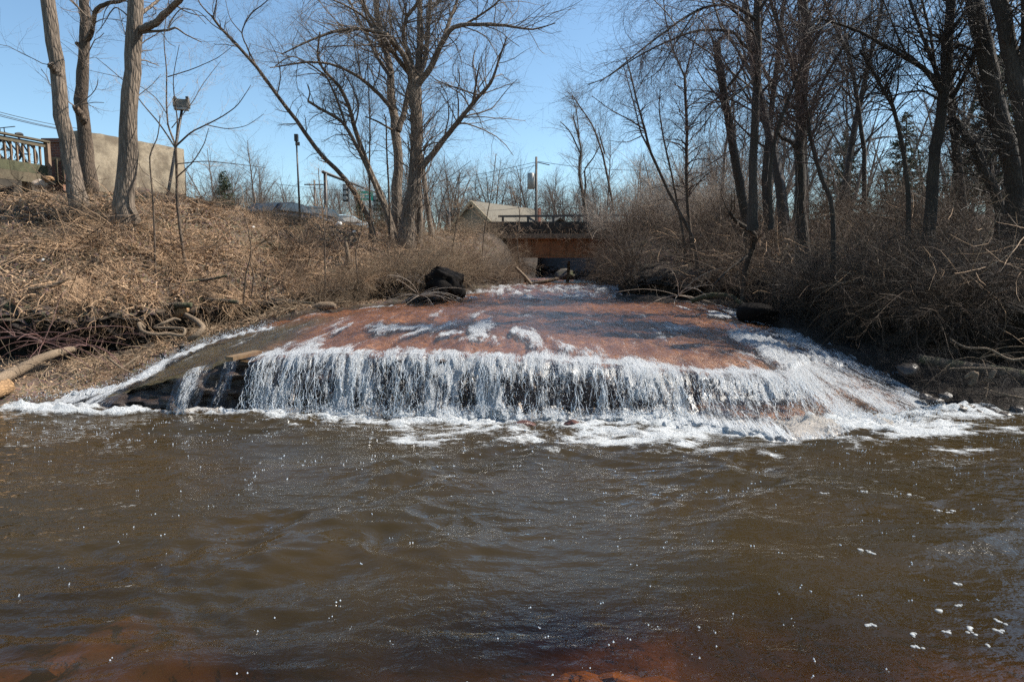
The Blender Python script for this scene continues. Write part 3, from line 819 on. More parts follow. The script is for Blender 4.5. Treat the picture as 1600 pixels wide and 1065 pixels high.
for i, (px, py) in enumerate(spots):
    p = pool_at(px, py); z0 = Zp[np.abs(yrow - p[1]).argmin(), np.abs(xcol - p[0]).argmin()]
    r_ = np.random.default_rng(i); a = Acc()
    for k in range(r_.integers(3, 7)):
        off = r_.normal(0, 0.013, 2) * (0 if k == 0 else 1)
        a.add(*dome(np.array([off[0], off[1], 0.0]), r_.uniform(.006, .015) * (1.2 if k == 0 else 0.8), 0.45))
    o = a.build('bubble_cluster', M['bubble'], smooth=True); o.location = (p[0], p[1], z0 + 0.001)
    tag(o, 'small raft of white bubbles floating on the brown pool near its right side', 'bubbles', 'rafts of bubbles on the pool')
bpy.data.objects.remove(root0)
print('water', round(time.time() - T0, 1))

# ------------------------------------------------------------------ trees
def grow(S, D, L, k, wander=0.15, trop=(0, 0, 0.03), rng=RNG, curl=None):
    n = len(S); Pn = np.empty((n, k, 3)); Pn[:, 0] = S; d = nrm(D); st = (L / (k - 1))[:, None]
    bend = rng.normal(0, wander * 0.6, (n, 3))
    for i in range(1, k):
        d = nrm(d + rng.normal(0, wander, (n, 3)) + bend + np.asarray(trop))
        Pn[:, i] = Pn[:, i - 1] + d * st
    return Pn

def spawn(Pp, Rp, n, rng, tmin=0.2, tmax=1.0, ang=(35, 70), weights=None, flat=None):
    N, k, _ = Pp.shape
    w = np.linalg.norm(np.diff(Pp, axis=1), axis=2).sum(1) if weights is None else weights
    w = w / w.sum()
    idx = rng.choice(N, n, p=w)
    t = rng.uniform(tmin, tmax, n) if np.isscalar(tmin) else tmin[idx] + rng.random(n) * (tmax - tmin[idx])
    f = t * (k - 1); i = np.minimum(f.astype(int), k - 2); f = (f - i)[:, None]
    S = Pp[idx, i] * (1 - f) + Pp[idx, i + 1] * f
    T = nrm(Pp[idx, i + 1] - Pp[idx, i])
    R = Rp[idx, i] * (1 - f[:, 0]) + Rp[idx, i + 1] * f[:, 0]
    rnd = nrm(np.cross(T, rng.normal(0, 1, (n, 3)) + 1e-6))
    a = np.radians(rng.uniform(ang[0], ang[1], n))[:, None]
    D = T * np.cos(a) + rnd * np.sin(a)
    return S, D, R, t, idx

def taper(R0, k, end=0.3):
    return R0[:, None] * np.linspace(1, end, k)[None]

def twig_mesh(limbs, rng, n=(60, 400, 2400), L=(1.6, 0.8, 0.4), trop=(0, 0, 0.04), wander=0.16, tmin=0.3, rmax=(.03, .011, .0045), end=(.4, .4, .5), ang=(30, 65), names=None, scale=1.0):
    """limbs: (P (N,k,3), R (N,k)); returns accumulated branchlets"""
    acc = Acc()
    Pp, Rp = limbs
    tm = tmin
    for lv, (nn, ll) in enumerate(zip(n, L)):
        if nn <= 0: continue
        w = np.linalg.norm(np.diff(Pp, axis=1), axis=2).sum(1)
        S, D, R, t, idx = spawn(Pp, Rp, nn, rng, tm, 1.0, ang, w)
        kk = (7, 5, 3, 3)[lv]
        Ln = ll * rng.uniform(0.45, 1.25, nn) * (1.15 - 0.55 * t)
        r0 = np.minimum(R * 0.65, rmax[lv] * rng.uniform(0.6, 1.1, nn))
        Pn = grow(S, D, Ln, kk, wander, trop, rng)
        Rn = taper(r0, kk, end[lv] if lv < len(end) else 0.5)
        Rn = np.maximum(Rn * 0.6, 0.0008)
        V, Q = tubes(Pn, Rn, 4 if lv == 0 else 3, cap=False, rng=rng)
        acc.add(V, Q)
        Pp, Rp = Pn, Rn
        tm = 0.12
    return acc

YSC = [1.0]; CAP = [1.1]
def gy(px, py, lo=8.0, hi=30.0):
    d = P(px, py, 1.0) - np.array([0, 0, CAM_Z]); best = None
    for b in bvhs:
        h = b.ray_cast(Vector((0, 0, CAM_Z)), Vector([float(v) for v in nrm(d)]))
        if h[0] is not None and (best is None or h[0].y < best): best = h[0].y
    return best if best is not None else 12.0

def limb3d(pts, Y0, Y1, w0, w1, k=18, flare=1.0, base=False):
    n = len(pts)
    if base:
        yh = gy(pts[0][0], pts[0][1])
        if 0.75 < yh / Y0 < 1.9: YSC[0] = min(CAP[0], yh / Y0)
        else: YSC[0] = 1.0
    Y0 = Y0 * YSC[0]; Y1 = Y1 * YSC[0]
    Ys = np.linspace(Y0, Y1, n)
    Q = np.array([P(px, py, Yv) for (px, py), Yv in zip(pts, Ys)])
    dist = Q[:, 1] * (0.87 if w0 <= 15 else 0.96)
    W = np.linspace(w0, w1, n) * dist / F / 2
    if base:
        g = gz(Q[0, 0], Q[0, 1])
        if Q[0, 2] > g + 0.05:
            b = Q[0].copy(); b[2] = g - 0.15
            b[0] -= (Q[1, 0] - Q[0, 0]) * 0.3
            Q = np.concatenate([[b], Q]); W = np.concatenate([[W[0] * 1.1], W])
        else:
            b = Q[0].copy(); b[2] = min(Q[0, 2], g) - 0.15
            Q = np.concatenate([[b], Q]); W = np.concatenate([[W[0]], W])
    Pn = catmull(Q, k); Rn = catmull(W, k)
    if base: sl = np.concatenate([[0], np.cumsum(np.linalg.norm(np.diff(Pn, axis=0), axis=1))]); Rn = Rn * (1 + (flare - 1) * np.exp(-np.maximum(sl - 0.25, 0) / (1.6 * Rn[0] + 0.02)))
    return Pn, np.maximum(Rn, 0.0015)

def tree(name, label, limbs, seed, n=(60, 400, 2400), L=(1.6, .8, .4), trop=(0, 0, .04), bark_m='bark_brown', twig_m='twig_grey', group=None, cat='tree',
         flare=1.35, tmin=None, wander=.16, rmax=(.03, .013, .0072), ang=(30, 65), vines=0, sides=10, rough=0.045):
    CAP[0] = 1.35 if name == 'sapling' else 1.1
    rng = np.random.default_rng(seed)
    allP, allR, tms = [], [], []
    first = True; origin = None
    objs = []
    for li, lb in enumerate(limbs):
        pts, Y0, Y1, w0, w1 = lb[:5]
        opt = lb[5] if len(lb) > 5 else ''
        isb = li == 0 or 'b' in opt
        if 'b' in opt: keep = YSC[0]
        Pn, Rn = limb3d(pts, Y0, Y1, w0, w1, 22, flare if isb else 1.0, isb)
        if 'b' in opt: YSC[0] = keep
        # small natural kinks
        jit = rng.normal(0, 1, Pn.shape) * Rn[:, None] * 0.09; jit[0] = 0
        Pn = Pn + jit
        if origin is None: origin = Pn[0].copy(); origin[2] += 0.12
        allP.append(Pn); allR.append(Rn); tms.append(0.97 if 's' in opt else (0.45 if isb else 0.15))
        V, Q = tubes(Pn[None] - origin, Rn[None], sides if w0 > 9 else 6, True, rough if w0 > 9 else 0.0, rng)
        objs.append(('trunk' if isb else 'limb', V, Q))
    root = empty(name, origin); tag(root, label, cat, group)
    for nm, V, Q in objs:
        link(nm, new_mesh(nm, V, Q, smooth=True), M[bark_m], root)
    Pp = np.array(allP); Rp = np.array(allR)
    w = np.linalg.norm(np.diff(Pp, axis=1), axis=2).sum(1)
    tms = np.array(tms) if tmin is None else np.full(len(tms), tmin)
    if n[0] > 0:
        acc = twig_mesh((Pp, Rp), rng, n, L, trop, wander, tms, rmax, ang=ang)
        V = np.concatenate(acc.V) - origin
        link('crown', new_mesh('crown', V, np.concatenate(acc.Q)), M[twig_m], root)
    if vines:
        acc = Acc(); Pb, Rb = allP[0], allR[0]
        for j in range(vines):
            k = 30; t0 = rng.uniform(0, .25); t1 = rng.uniform(.4, 1.0)
            f = np.linspace(t0, t1, k) * (len(Pb) - 1); i = np.minimum(f.astype(int), len(Pb) - 2); f = (f - i)[:, None]
            c = Pb[i] * (1 - f) + Pb[i + 1] * f; r = Rb[i] * (1 - f[:, 0]) + Rb[i + 1] * f[:, 0]
            a_ = rng.uniform(0, 6.28) + np.cumsum(rng.normal(0, .22, k)); rr = r * rng.uniform(1.0, 1.25) + rng.uniform(0, .05)
            p = c + np.stack([np.cos(a_) * rr, np.sin(a_) * rr, np.zeros(k)], -1)
            acc.add(*tubes((p - origin)[None], np.full((1, k), rng.uniform(.004, .011)), 4, True))
        Vv = np.array(allP[0])[None]; 
        tw = twig_mesh((Pb[None], Rb[None] * 1.0), rng, (vines * 5, vines * 14), (.35, .25), (0, 0, 0), .35, 0.1, (.005, .0035))
        acc.add(np.concatenate(tw.V) - origin, np.concatenate(tw.Q))
        acc.build('vines', M['twig_grey'], root)
    return root

# --- left bank trees
tree('tree', 'tall pale trunk leaning left with one sawn stub, beside the wooden deck',
     [([(125,330),(118,290),(108,240),(97,170),(88,110),(82,50),(72,-20),(60,-120),(45,-260),(40,-420)], 13, 13.3, 25, 18),
      ([(95,122),(86,112),(79,100)], 13.1, 12.9, 13, 11, 's')], 1, (10, 60, 300), (2.0, 1, .5), bark_m='bark_grey', tmin=.8, sides=16)
tree('tree', 'pruned dark trunk with several sawn stubs in front of the concrete wall',
     [([(141,298),(136,240),(131,195),(128,150),(130,100),(134,50),(132,0),(128,-80),(125,-200)], 14.5, 14.5, 22, 11),
      ([(133,190),(125,178),(117,166)], 14.4, 14.2, 13, 10, 's'), ([(131,80),(125,72),(120,68)], 14.5, 14.4, 9, 7, 's'),
      ([(136,62),(143,47),(146,30),(152,14),(168,5),(190,1),(230,-25)], 14.4, 13.6, 10, 5)], 2, (14, 110, 600), (1.3, .7, .4), bark_m='bark_brown', sides=14)
tree('tree', 'thickest straight trunk on the left bank, with a dark limb forking to the right',
     [([(192,352),(193,325),(197,280),(200,220),(203,160),(208,100),(212,50),(211,0),(208,-100),(205,-250),(200,-400)], 12, 12, 29, 19),
      ([(218,46),(240,38),(262,18),(282,-2),(312,-40)], 12, 11, 13, 8), ([(220,51),(240,49),(262,47),(275,44),(290,54),(315,66)], 12, 11.2, 6, 1.5),
      ([(220,22),(240,6),(262,-12)], 12, 12.5, 6, 4), ([(262,44),(270,28),(283,14),(300,16),(322,38)], 11.4, 10.8, 2.6, 1),
      ([(205,30),(180,12),(160,40),(150,52)], 12, 12.3, 2.6, .8),([(206,8),(185,-4),(165,15),(158,45)], 12, 12.5, 2.6, .8)], 3, (34, 260, 1300), (.9, .5, .3), bark_m='bark_grey', flare=1.5, sides=16)
tree('sapling', 'slender many-branched sapling spreading in front of the floodlight pole',
     [([(290,420),(283,370),(277,320),(276,275),(274,228)], 10.6, 10.6, 6.5, 4.5), ([(274,228),(262,192),(260,150),(260,110),(256,60),(262,5)], 10.6, 10.9, 3.4, 1.2),
      ([(274,228),(277,190),(272,150),(271,118),(280,70)], 10.6, 10.3, 2.8, 1), ([(275,228),(300,206),(340,186),(370,165),(392,133)], 10.6, 10.1, 3.4, 1),
      ([(322,195),(355,201),(385,196),(412,178)], 10.3, 10.1, 1.8, .8), ([(273,230),(250,195),(225,165),(195,128),(150,90)], 10.6, 10.9, 3, .9),
      ([(278,275),(300,254),(318,226),(326,200)], 10.6, 10.3, 2.6, 1), ([(278,256),(320,252),(365,256),(415,262)], 10.6, 10.2, 2.2, .8),
      ([(262,180),(240,150),(200,125),(140,110)], 10.8, 11.3, 1.8, .7), ([(262,120),(300,108),(340,90),(368,68)], 10.8, 10.5, 2.0, .7),
      ([(268,200),(300,160),(318,130),(345,95)], 10.6, 10.9, 1.8, .7)], 4, (90, 420, 1100), (.55, .3, .16), trop=(0, 0, .08), bark_m='bark_brown', twig_m='twig_pale', flare=1.1, rmax=(.007, .004, .0025))
tree('sapling', 'thin bare sapling standing on the litter below the thick trunk',
     [([(243,430),(241,360),(238,300),(234,245),(246,214),(250,180)], 10.2, 10.2, 3.6, 1.4)], 5, (16, 80, 260), (.5, .3, .15), bark_m='bark_brown', twig_m='twig_pale', flare=1.0, rmax=(.006, .003, .002))
for i, (pts, Yb, w) in enumerate([([(380,478),(384,430),(392,395),(386,350),(378,335)], 13, 3.2), ([(392,470),(396,430),(390,398),(420,370),(440,352)], 13.1, 3),
                              ([(508,472),(508,420),(507,370),(505,335),(500,300),(497,262)], 14, 3.2), ([(560,440),(556,395),(566,350),(561,300)], 17, 2.6),
                              ([(752,420),(757,360),(768,300),(775,240)], 17, 2.4), ([(705,400),(715,340),(726,300),(735,280)], 18, 2.4), ([(812,420),(808,372),(812,330),(796,290)], 20, 2.6)]):
    tree('sapling', ['forked sapling at the foot of the slope behind the chute', 'second stem curving right beside the forked sapling at the slope foot', 'dark upright sapling in front of the leaning trunk',
                     'thin sapling among the litter below the traffic signals', 'pale thin sapling in front of the gabled house', 'pale sapling left of the gabled house', 'pale sapling beside the rusty bridge beam'][i],
         [(pts, Yb, Yb, w, 1.2)], 60 + i, (18, 90, 300), (.55, .3, .16), bark_m='bark_brown', twig_m='twig_tan', flare=1.0, rmax=(.007, .004, .0025), trop=(0, 0, .06))

# --- the big tree by the bridge
tree('tree', 'large many-stemmed tree with vines on its dark central trunk, mid photograph',
     [([(633,388),(636,345),(645,300),(649,250),(650,200),(649,160),(646,122)], 21, 21, 22, 19),
      ([(620,365),(621,300),(622,240),(617,200),(612,150),(610,110),(600,70),(590,30),(585,-40)], 21.5, 22.5, 18, 7, 'b'),
      ([(674,365),(668,320),(662,275),(656,235)], 20.6, 20.9, 9, 8, 'b'),
      ([(652,380),(655,330),(652,280)], 21.4, 21.3, 15, 11, 'b'),
      ([(645,130),(638,102),(625,78),(612,65),(600,52),(560,45),(520,50),(480,65),(440,85)], 21, 18.5, 12, 2),
      ([(648,128),(640,90),(630,60),(634,30),(652,5),(664,-30)], 21, 20, 9, 6), ([(650,128),(664,95),(668,60),(671,20),(676,-40)], 21, 21.5, 10, 6),
      ([(650,128),(655,90),(656,50),(655,0),(650,-70)], 21, 22, 13, 8), ([(651,135),(675,102),(690,68),(710,42),(745,38),(790,40),(832,46),(868,36)], 21, 19.5, 12, 1.5),
      ([(688,72),(703,32),(715,0),(732,-50)], 20.6, 22, 8, 4), ([(614,172),(590,145),(560,120),(520,101),(480,97),(440,103),(422,106)], 21.5, 19, 8, 1.5),
      ([(622,205),(634,165),(641,130),(660,90)], 21.6, 22.5, 10, 6), ([(610,120),(590,90),(570,50),(550,10),(530,-30)], 21.8, 23.5, 7, 3), ([(603,82),(578,40),(562,-5)], 22, 21, 6, 3),
      ([(659,262),(690,222),(716,190),(742,158),(766,130),(780,92),(792,58)], 20.9, 19.8, 11, 2), ([(738,163),(744,130),(749,98)], 20.3, 19.5, 5, 2), ([(752,150),(720,140),(698,132),(680,124)], 20, 21, 3.5, 1.5),
      ([(655,240),(672,225),(690,222)], 21, 20, 4, 2), ([(616,205),(590,190),(570,182)], 21.6, 21, 4, 2), ([(646,122),(620,90),(600,60),(575,20),(560,-20)], 21, 20, 9, 4),
      ([(590,48),(560,20),(520,0),(480,-10)], 20, 18.5, 5, 2), ([(725,40),(770,10),(800,-20)], 20.5, 19.5, 5, 2), ([(668,20),(700,-10),(730,-40)], 21.5, 22, 5, 3),([(612,110),(592,85),(570,78),(545,60)], 21.8, 23, 4, 1.5)],
     6, (420, 2800, 13500), (2.0, 1.0, .55), trop=(0, 0, .05), bark_m='bark_grey', twig_m='twig_grey', vines=26, rmax=(.035, .018, .0105), sides=12, rough=.06)
tree('tree', 'pair of slim stems leaning left together beside the large many-stemmed tree',
     [([(612,352),(594,300),(574,255),(556,205),(546,168),(530,135),(508,112),(496,88),(500,50)], 20.3, 19, 11, 3),
      ([(608,345),(590,300),(574,262),(556,226),(536,192),(508,174),(481,158)], 20, 19, 9, 5, 'b'),
      ([(553,200),(560,170),(552,140),(530,100)], 19.8, 20.2, 3.5, 1.5), ([(540,195),(528,160),(520,140),(508,118),(480,98),(455,88),(430,103)], 19.6, 18.6, 5, 1.5),
      ([(481,158),(484,145),(481,132)], 19, 19, 3, 1.5)], 7, (100, 700, 3600), (1.2, .7, .4), bark_m='bark_grey', twig_m='twig_grey')
tree('tree', 'long thin trunk leaning far left across the sky above the traffic signals',
     [([(580,352),(556,306),(535,275),(500,240),(470,198),(440,158),(405,110),(370,70),(345,45),(330,24)], 19, 17, 9.5, 4),
      ([(403,108),(387,76),(378,50),(392,22),(418,0),(430,-30)], 17.7, 17, 3, 1.2), ([(433,147),(438,120),(434,92),(420,62)], 18, 17.5, 2.4, 1),
      ([(333,30),(337,8),(345,-30)], 17, 16.7, 2.6, 1.5), ([(331,26),(312,5),(300,-30)], 17, 17, 2.6, 1.2), ([(350,50),(332,38),(310,18),(290,15)], 17, 17, 2, .9), ([(378,52),(360,30),(352,0)], 17.4, 17.4, 1.8, .8)],
     8, (50, 300, 1200), (.9, .5, .3), bark_m='bark_brown', twig_m='twig_grey', flare=1.2, tmin=.35)
tree('tree', 'thin straight stem rising between the leaning pair and the long leaning trunk', [([(578,340),(577,270),(578,200),(576,140),(574,100)], 20, 20, 3.5, 1.5)], 9, (50, 300, 1000), (.9, .5, .3), flare=1)
tree('tree', 'dead leafless pole of a tree just left of the vine-covered trunk', [([(609,345),(607,290),(604,230),(603,190),(600,178)], 19.5, 19.5, 4, 2)], 10, (14, 60, 200), (.7, .4, .3), flare=1)
tree('tree', 'ivy-wrapped broken tree standing behind the bridge railing',
     [([(918,352),(912,310),(905,270),(908,235),(903,210),(895,180)], 40, 40, 6, 2), ([(913,315),(915,285),(914,265),(928,245),(938,225)], 40, 39, 4, 1.5), ([(907,240),(890,205),(875,190)], 40, 40, 3, 1.2), ([(905,215),(900,170),(893,150)], 40, 40, 2.5, 1)],
     11, (60, 350, 1400), (1.7, .9, .5), twig_m='twig_grey', vines=10, rmax=(.03, .015, .009))
tree('tree', 'thin tree with a few brown leaves left of the dense thicket', [([(960,340),(950,280),(940,235),(925,195),(905,165),(895,150)], 33, 33, 5, 1.5), ([(945,240),(938,215),(935,200)], 33, 32, 3, 1)], 12, (50, 300, 1200), (1.8, .9, .5), twig_m='twig_brown', rmax=(.02, .012, .008))

# --- right bank trees
RG = 'right bank trees'
tree('tree', 'slim twin stems leaning left at the left end of the right-hand woods',
     [([(1082,372),(1045,300),(1017,238),(1008,203),(997,165),(985,115),(978,90)], 15, 14.6, 6, 2), ([(1016,236),(1001,205),(990,160),(975,105)], 15, 15.2, 3.6, 1.4),
      ([(1008,203),(985,188),(955,172),(925,150)], 15, 14.2, 3, 1), ([(1003,212),(980,222),(953,220)], 15, 14.6, 2, .8)], 20, (50, 260, 900), (.7, .4, .25), trop=(0, 0, -.03), bark_m='bark_brown', twig_m='twig_red', tmin=.5)
tree('tree', 'thin wavy stem just right of the slim leaning twins', [([(1068,372),(1052,285),(1038,222),(1030,170),(1032,140)], 16, 16, 4, 1.5)], 21, (30, 160, 600), (.7, .4, .25), bark_m='bark_brown', twig_m='twig_red')
tree('tree', 'reddish straight stem opening in a V near its top', [([(1080,375),(1073,300),(1073,200),(1070,118)], 16, 16, 7, 4.5), ([(1070,120),(1052,78),(1040,30),(1036,-20)], 16, 15.5, 3.5, 1.5), ([(1070,120),(1084,70),(1100,20)], 16, 16.5, 3.5, 1.5)],
     22, (110, 750, 3300), (1.1, .6, .35), trop=(0, 0, -.03), bark_m='bark_brown', twig_m='twig_red')
tree('tree', 'dark trunk with a snapped splintered top leaning left',
     [([(1168,360),(1158,300),(1149,250),(1136,175),(1128,130),(1122,90),(1120,66)], 15, 14.8, 15, 11), ([(1118,82),(1114,68),(1112,60)], 14.8, 14.8, 4, 1, 's'), ([(1135,140),(1160,105),(1176,70),(1182,38)], 14.9, 14.5, 5, 3), ([(1126,150),(1100,170),(1076,200)], 15, 14.4, 3.5, 1.5)],
     23, (100, 600, 2800), (1.1, .6, .35), trop=(0, 0, -.05), bark_m='bark_dark', twig_m='twig_red')
tree('tree', 'tall straight dark tree whose two long limbs arch down to the left',
     [([(1176,345),(1177,250),(1182,150),(1184,80),(1183,0),(1184,-80),(1186,-200)], 13.3, 13.3, 15, 10),
      ([(1182,32),(1166,20),(1140,8),(1100,12),(1060,34),(1010,72),(965,108),(938,128)], 13.3, 11.8, 7, 1.2),
      ([(1178,82),(1160,68),(1148,52),(1120,47),(1085,49),(1040,66),(990,92),(950,120),(918,133)], 13.3, 12.2, 6.5, 1.2),
      ([(1183,120),(1160,140),(1120,170),(1085,215)], 13.3, 12.6, 5, 1.5), ([(1184,60),(1150,20),(1110,-10),(1060,-20),(1000,0)], 13.3, 12, 6, 1.5), ([(1184,20),(1215,-20),(1260,-40)], 13.3, 13, 6, 2),
      ([(1090,14),(1060,60),(1030,110),(1000,130)], 12.4, 12, 3, 1)],
     24, (210, 1500, 6300), (1.2, .65, .35), trop=(-.01, 0, -.11), bark_m='bark_dark', twig_m='twig_red', tmin=None, rmax=(.016, .008, .004))
tree('tree', 'slanting thin dark stem behind the tall straight tree', [([(1205,345),(1203,270),(1216,200),(1240,135),(1262,80),(1300,20)], 14.5, 14, 8, 4)], 25, (60, 320, 1300), (1, .6, .35), bark_m='bark_dark', twig_m='twig_red')
tree('tree', 'thick dark many-limbed tree right of the tall straight one',
     [([(1258,430),(1252,340),(1250,260),(1251,200),(1255,130),(1261,60),(1256,0),(1250,-80)], 12.3, 12.3, 19, 10),
      ([(1246,235),(1236,222),(1222,216),(1214,204)], 12.3, 12, 8, 4, 's'), ([(1250,170),(1238,100),(1218,45),(1204,0),(1195,-60)], 12.3, 12.8, 9, 5), ([(1251,215),(1285,130),(1325,62),(1372,12)], 12.3, 11.5, 6.5, 3),
      ([(1256,110),(1300,60),(1350,30),(1400,20)], 12.3, 12.9, 5, 2), ([(1262,60),(1290,20),(1310,-30)], 12.3, 12, 6, 3), ([(1236,95),(1190,60),(1150,70)], 12.6, 13, 4, 1.5), ([(1252,180),(1220,150),(1190,160)], 12.3, 11.9, 4, 1.3)],
     26, (220, 1400, 5800), (1.2, .65, .35), trop=(0, 0, -.04), bark_m='bark_dark', twig_m='twig_red', vines=6)
tree('tree', 'dark stem leaning left behind the thick many-limbed tree', [([(1302,330),(1283,275),(1266,215),(1262,180),(1250,120)], 15, 15, 9, 5)], 27, (40, 220, 900), (1, .6, .35), bark_m='bark_dark', twig_m='twig_red')
tree('tree', 'slender dark tree standing clear against the sky in the gap',
     [([(1350,320),(1350,235),(1338,145),(1326,85),(1306,45),(1288,0),(1270,-60)], 17, 17, 8.5, 4), ([(1342,165),(1310,130),(1285,100)], 17, 16.5, 3.5, 1.5), ([(1338,140),(1360,90),(1365,40)], 17, 17, 4, 2), ([(1330,95),(1320,40),(1325,-10)], 17, 17.5, 4, 2)],
     28, (110, 750, 3800), (1.3, .7, .4), bark_m='bark_dark', twig_m='twig_dark')
tree('tree', 'slender kinked dark tree just right of the sky gap',
     [([(1420,320),(1413,245),(1397,172),(1381,142),(1362,108),(1343,78)], 15.5, 15.5, 8, 4), ([(1381,142),(1400,100),(1405,60)], 15.5, 15, 3, 1.5), ([(1360,105),(1345,60),(1350,20)], 15.5, 15.7, 3, 1.5)],
     29, (70, 420, 1900), (1.1, .6, .35), bark_m='bark_dark', twig_m='twig_dark')
tree('tree', 'broad forked tree with two close trunks and a long limb reaching left',
     [([(1455,330),(1460,255),(1470,185),(1478,115),(1482,60),(1486,0),(1488,-80)], 13, 13, 17, 12), ([(1502,345),(1497,255),(1488,180),(1484,120)], 13.4, 13.1, 17, 10, 'b'),
      ([(1473,148),(1448,112),(1418,92),(1380,70),(1345,50),(1300,34),(1270,28)], 13, 12, 10, 2.5), ([(1487,155),(1510,112),(1530,60),(1547,28)], 13.1, 12.6, 9, 5), ([(1473,140),(1452,82),(1432,30),(1412,-30)], 13, 13.6, 8, 5),
      ([(1466,155),(1440,142),(1400,148),(1370,160)], 13, 12.6, 4.5, 1.5), ([(1480,90),(1500,70),(1540,90),(1570,105)], 13, 12.4, 5.5, 3), ([(1462,115),(1455,60),(1440,0)], 13.2, 13.8, 6, 4), ([(1484,50),(1515,10),(1530,-30)], 13, 12.5, 6, 4),
      ([(1420,92),(1400,50),(1380,0)], 12.6, 12.2, 4, 2)],
     30, (240, 1500, 6500), (1.2, .65, .35), bark_m='bark_dark', twig_m='twig_dark')
tree('tree', 'thick dark leaning trunk second from the right edge',
     [([(1592,330),(1588,280),(1574,225),(1556,160),(1542,90),(1528,30),(1515,-40),(1500,-150)], 10.4, 10.4, 29, 23), ([(1545,100),(1530,60),(1530,10)], 10.4, 10, 7, 4)], 31, (60, 360, 1500), (.9, .5, .3), bark_m='bark_dark', twig_m='twig_dark', sides=16, tmin=.3)
tree('tree', 'thick dark trunk at the very right edge, forking upwards',
     [([(1618,330),(1610,240),(1592,150),(1580,80),(1564,10),(1552,-80)], 9.7, 9.7, 26, 20), ([(1592,145),(1600,90),(1601,30),(1598,-40)], 9.7, 9.4, 14, 9)], 32, (60, 360, 1500), (.9, .5, .3), bark_m='bark_dark', twig_m='twig_dark', sides=16, tmin=.3)
tree('tree', 'short leaning dark trunk with ragged top behind the broad forked tree', [([(1562,330),(1540,270),(1522,232),(1500,196),(1490,186)], 12.6, 12.9, 17, 10)], 33, (50, 300, 1400), (.7, .4, .25), bark_m='bark_dark', twig_m='twig_dark', tmin=.2)
tree('tree', 'wavy dark stem crossing in front of the thick leaning trunk', [([(1585,330),(1575,260),(1552,205),(1535,160),(1525,115),(1508,85),(1480,62)], 11.6, 11.8, 9, 4)], 34, (50, 300, 1200), (.8, .5, .3), bark_m='bark_dark', twig_m='twig_dark')
tree('tree', 'low dark bough leaning right out of the brush at the bank edge', [([(1165,420),(1180,370),(1150,345),(1140,330)], 12.5, 12, 10, 6), ([(1168,400),(1140,420),(1115,445)], 12.3, 11.8, 5, 2)], 35, (40, 260, 1000), (.8, .4, .25), bark_m='bark_dark', twig_m='twig_brown', tmin=.1)

# --- background trees: a few crowns shared by many
def proto_tree(seed, H=10.0, r=0.16, n=(34, 220, 1500), stems=1):
    rng = np.random.default_rng(seed); Pl, Rl = [], []
    for s in range(stems):
        S = np.array([[rng.normal(0, .15) * (stems > 1), rng.normal(0, .15) * (stems > 1), -0.2]]); D = np.array([[rng.normal(0, .12), rng.normal(0, .12), 1.0]])
        p = grow(S, D, np.array([H * rng.uniform(.75, 1)]), 12, .05, (0, 0, .05), rng)[0]
        Pl.append(p); Rl.append(np.linspace(r, r * .15, 12))
    Pn, Rn = np.array(Pl), np.array(Rl)
    acc = Acc(); acc.add(*tubes(Pn, Rn, 6, True, .03, rng))
    tw = twig_mesh((Pn, Rn), rng, n, (H * .34, H * .14, H * .07), (0, 0, .07), .12, .22, (.06, .02, .010), ang=(28, 58))
    acc.add(np.concatenate(tw.V), np.concatenate(tw.Q))
    return new_mesh('bare_tree', np.concatenate(acc.V), np.concatenate(acc.Q))
protos = [proto_tree(100 + i, 10 + (i % 3), .15, (34, 240, 1500), 1 + (i == 4)) for i in range(6)]
for me in protos: me.materials.append(M['far_twig'])
rb = np.random.default_rng(55)
def put_tree(x, y, z, s, label, group, name='bare_tree', i=None):
    me = protos[rb.integers(0, len(protos)) if i is None else i]
    o = link(name, me); o.location = (x, y, z); o.rotation_euler = (rb.normal(0, .03), rb.normal(0, .03), rb.uniform(0, 6.28)); sz = s * rb.uniform(.85, 1.15)
    o.scale = (sz, sz, sz); tag(o, label, 'tree', group); return o
for i in range(170):
    px = rb.uniform(250, 1130); Yv = rb.uniform(62, 120)
    if 690 < px < 860: Yv = max(Yv, 99)
    x = (px - 800) / F * Yv
    topy = np.interp(px, [270, 420, 520, 700, 760, 900, 1000, 1130], [255, 268, 285, 262, 262, 280, 270, 240])
    hgt = (420 - topy) / F * Yv + CAM_Z - 3.6
    put_tree(x, Yv, 3.4, hgt / 9.8 * rb.uniform(.7, 1.08), 'bare grey tree in the far treeline beyond the road', 'far treeline beyond the road')
for i in range(42):
    px = rb.uniform(1090, 1640); Yv = rb.uniform(24, 60)
    x = (px - 800) / F * Yv; z = gz(x, Yv, 3.4)
    hgt = (420 - rb.uniform(120, 250)) / F * Yv
    put_tree(x, Yv, z, hgt / 11.5, 'thin bare tree deep in the woods behind the right bank', 'thin trees deep in the right woods')
for i in range(22):
    px = rb.uniform(560, 1000); Yv = rb.uniform(34, 55)
    x = (px - 800) / F * Yv
    if 700 < px < 850: Yv += 50; x = (px - 800) / F * Yv
    put_tree(x, Yv, 3.3, rb.uniform(.35, .6), 'young bare tree near the bridge approach', 'young trees near the bridge approach')

dprotos = [proto_tree(140 + i, 11, .10 + .02 * i, (34, 220, 1000), 1) for i in range(4)]
for me in dprotos: me.materials.append(M['twig_dark'])
for i in range(7):
    px = rb.uniform(1100, 1640); Yv = rb.uniform(15.5, 24); x = (px - 800) / F * Yv
    o = link('bare_tree', dprotos[i % 4]); o.location = (x, Yv, gz(x, Yv) - .1); o.rotation_euler = (rb.normal(0, .06), rb.normal(0, .06), rb.uniform(0, 6.28)); q_ = rb.uniform(.75, 1.15); o.scale = (q_, q_, q_)
    tag(o, 'slender dark bare tree among the closer trunks of the right woods', 'tree', 'slender trees of the right woods')
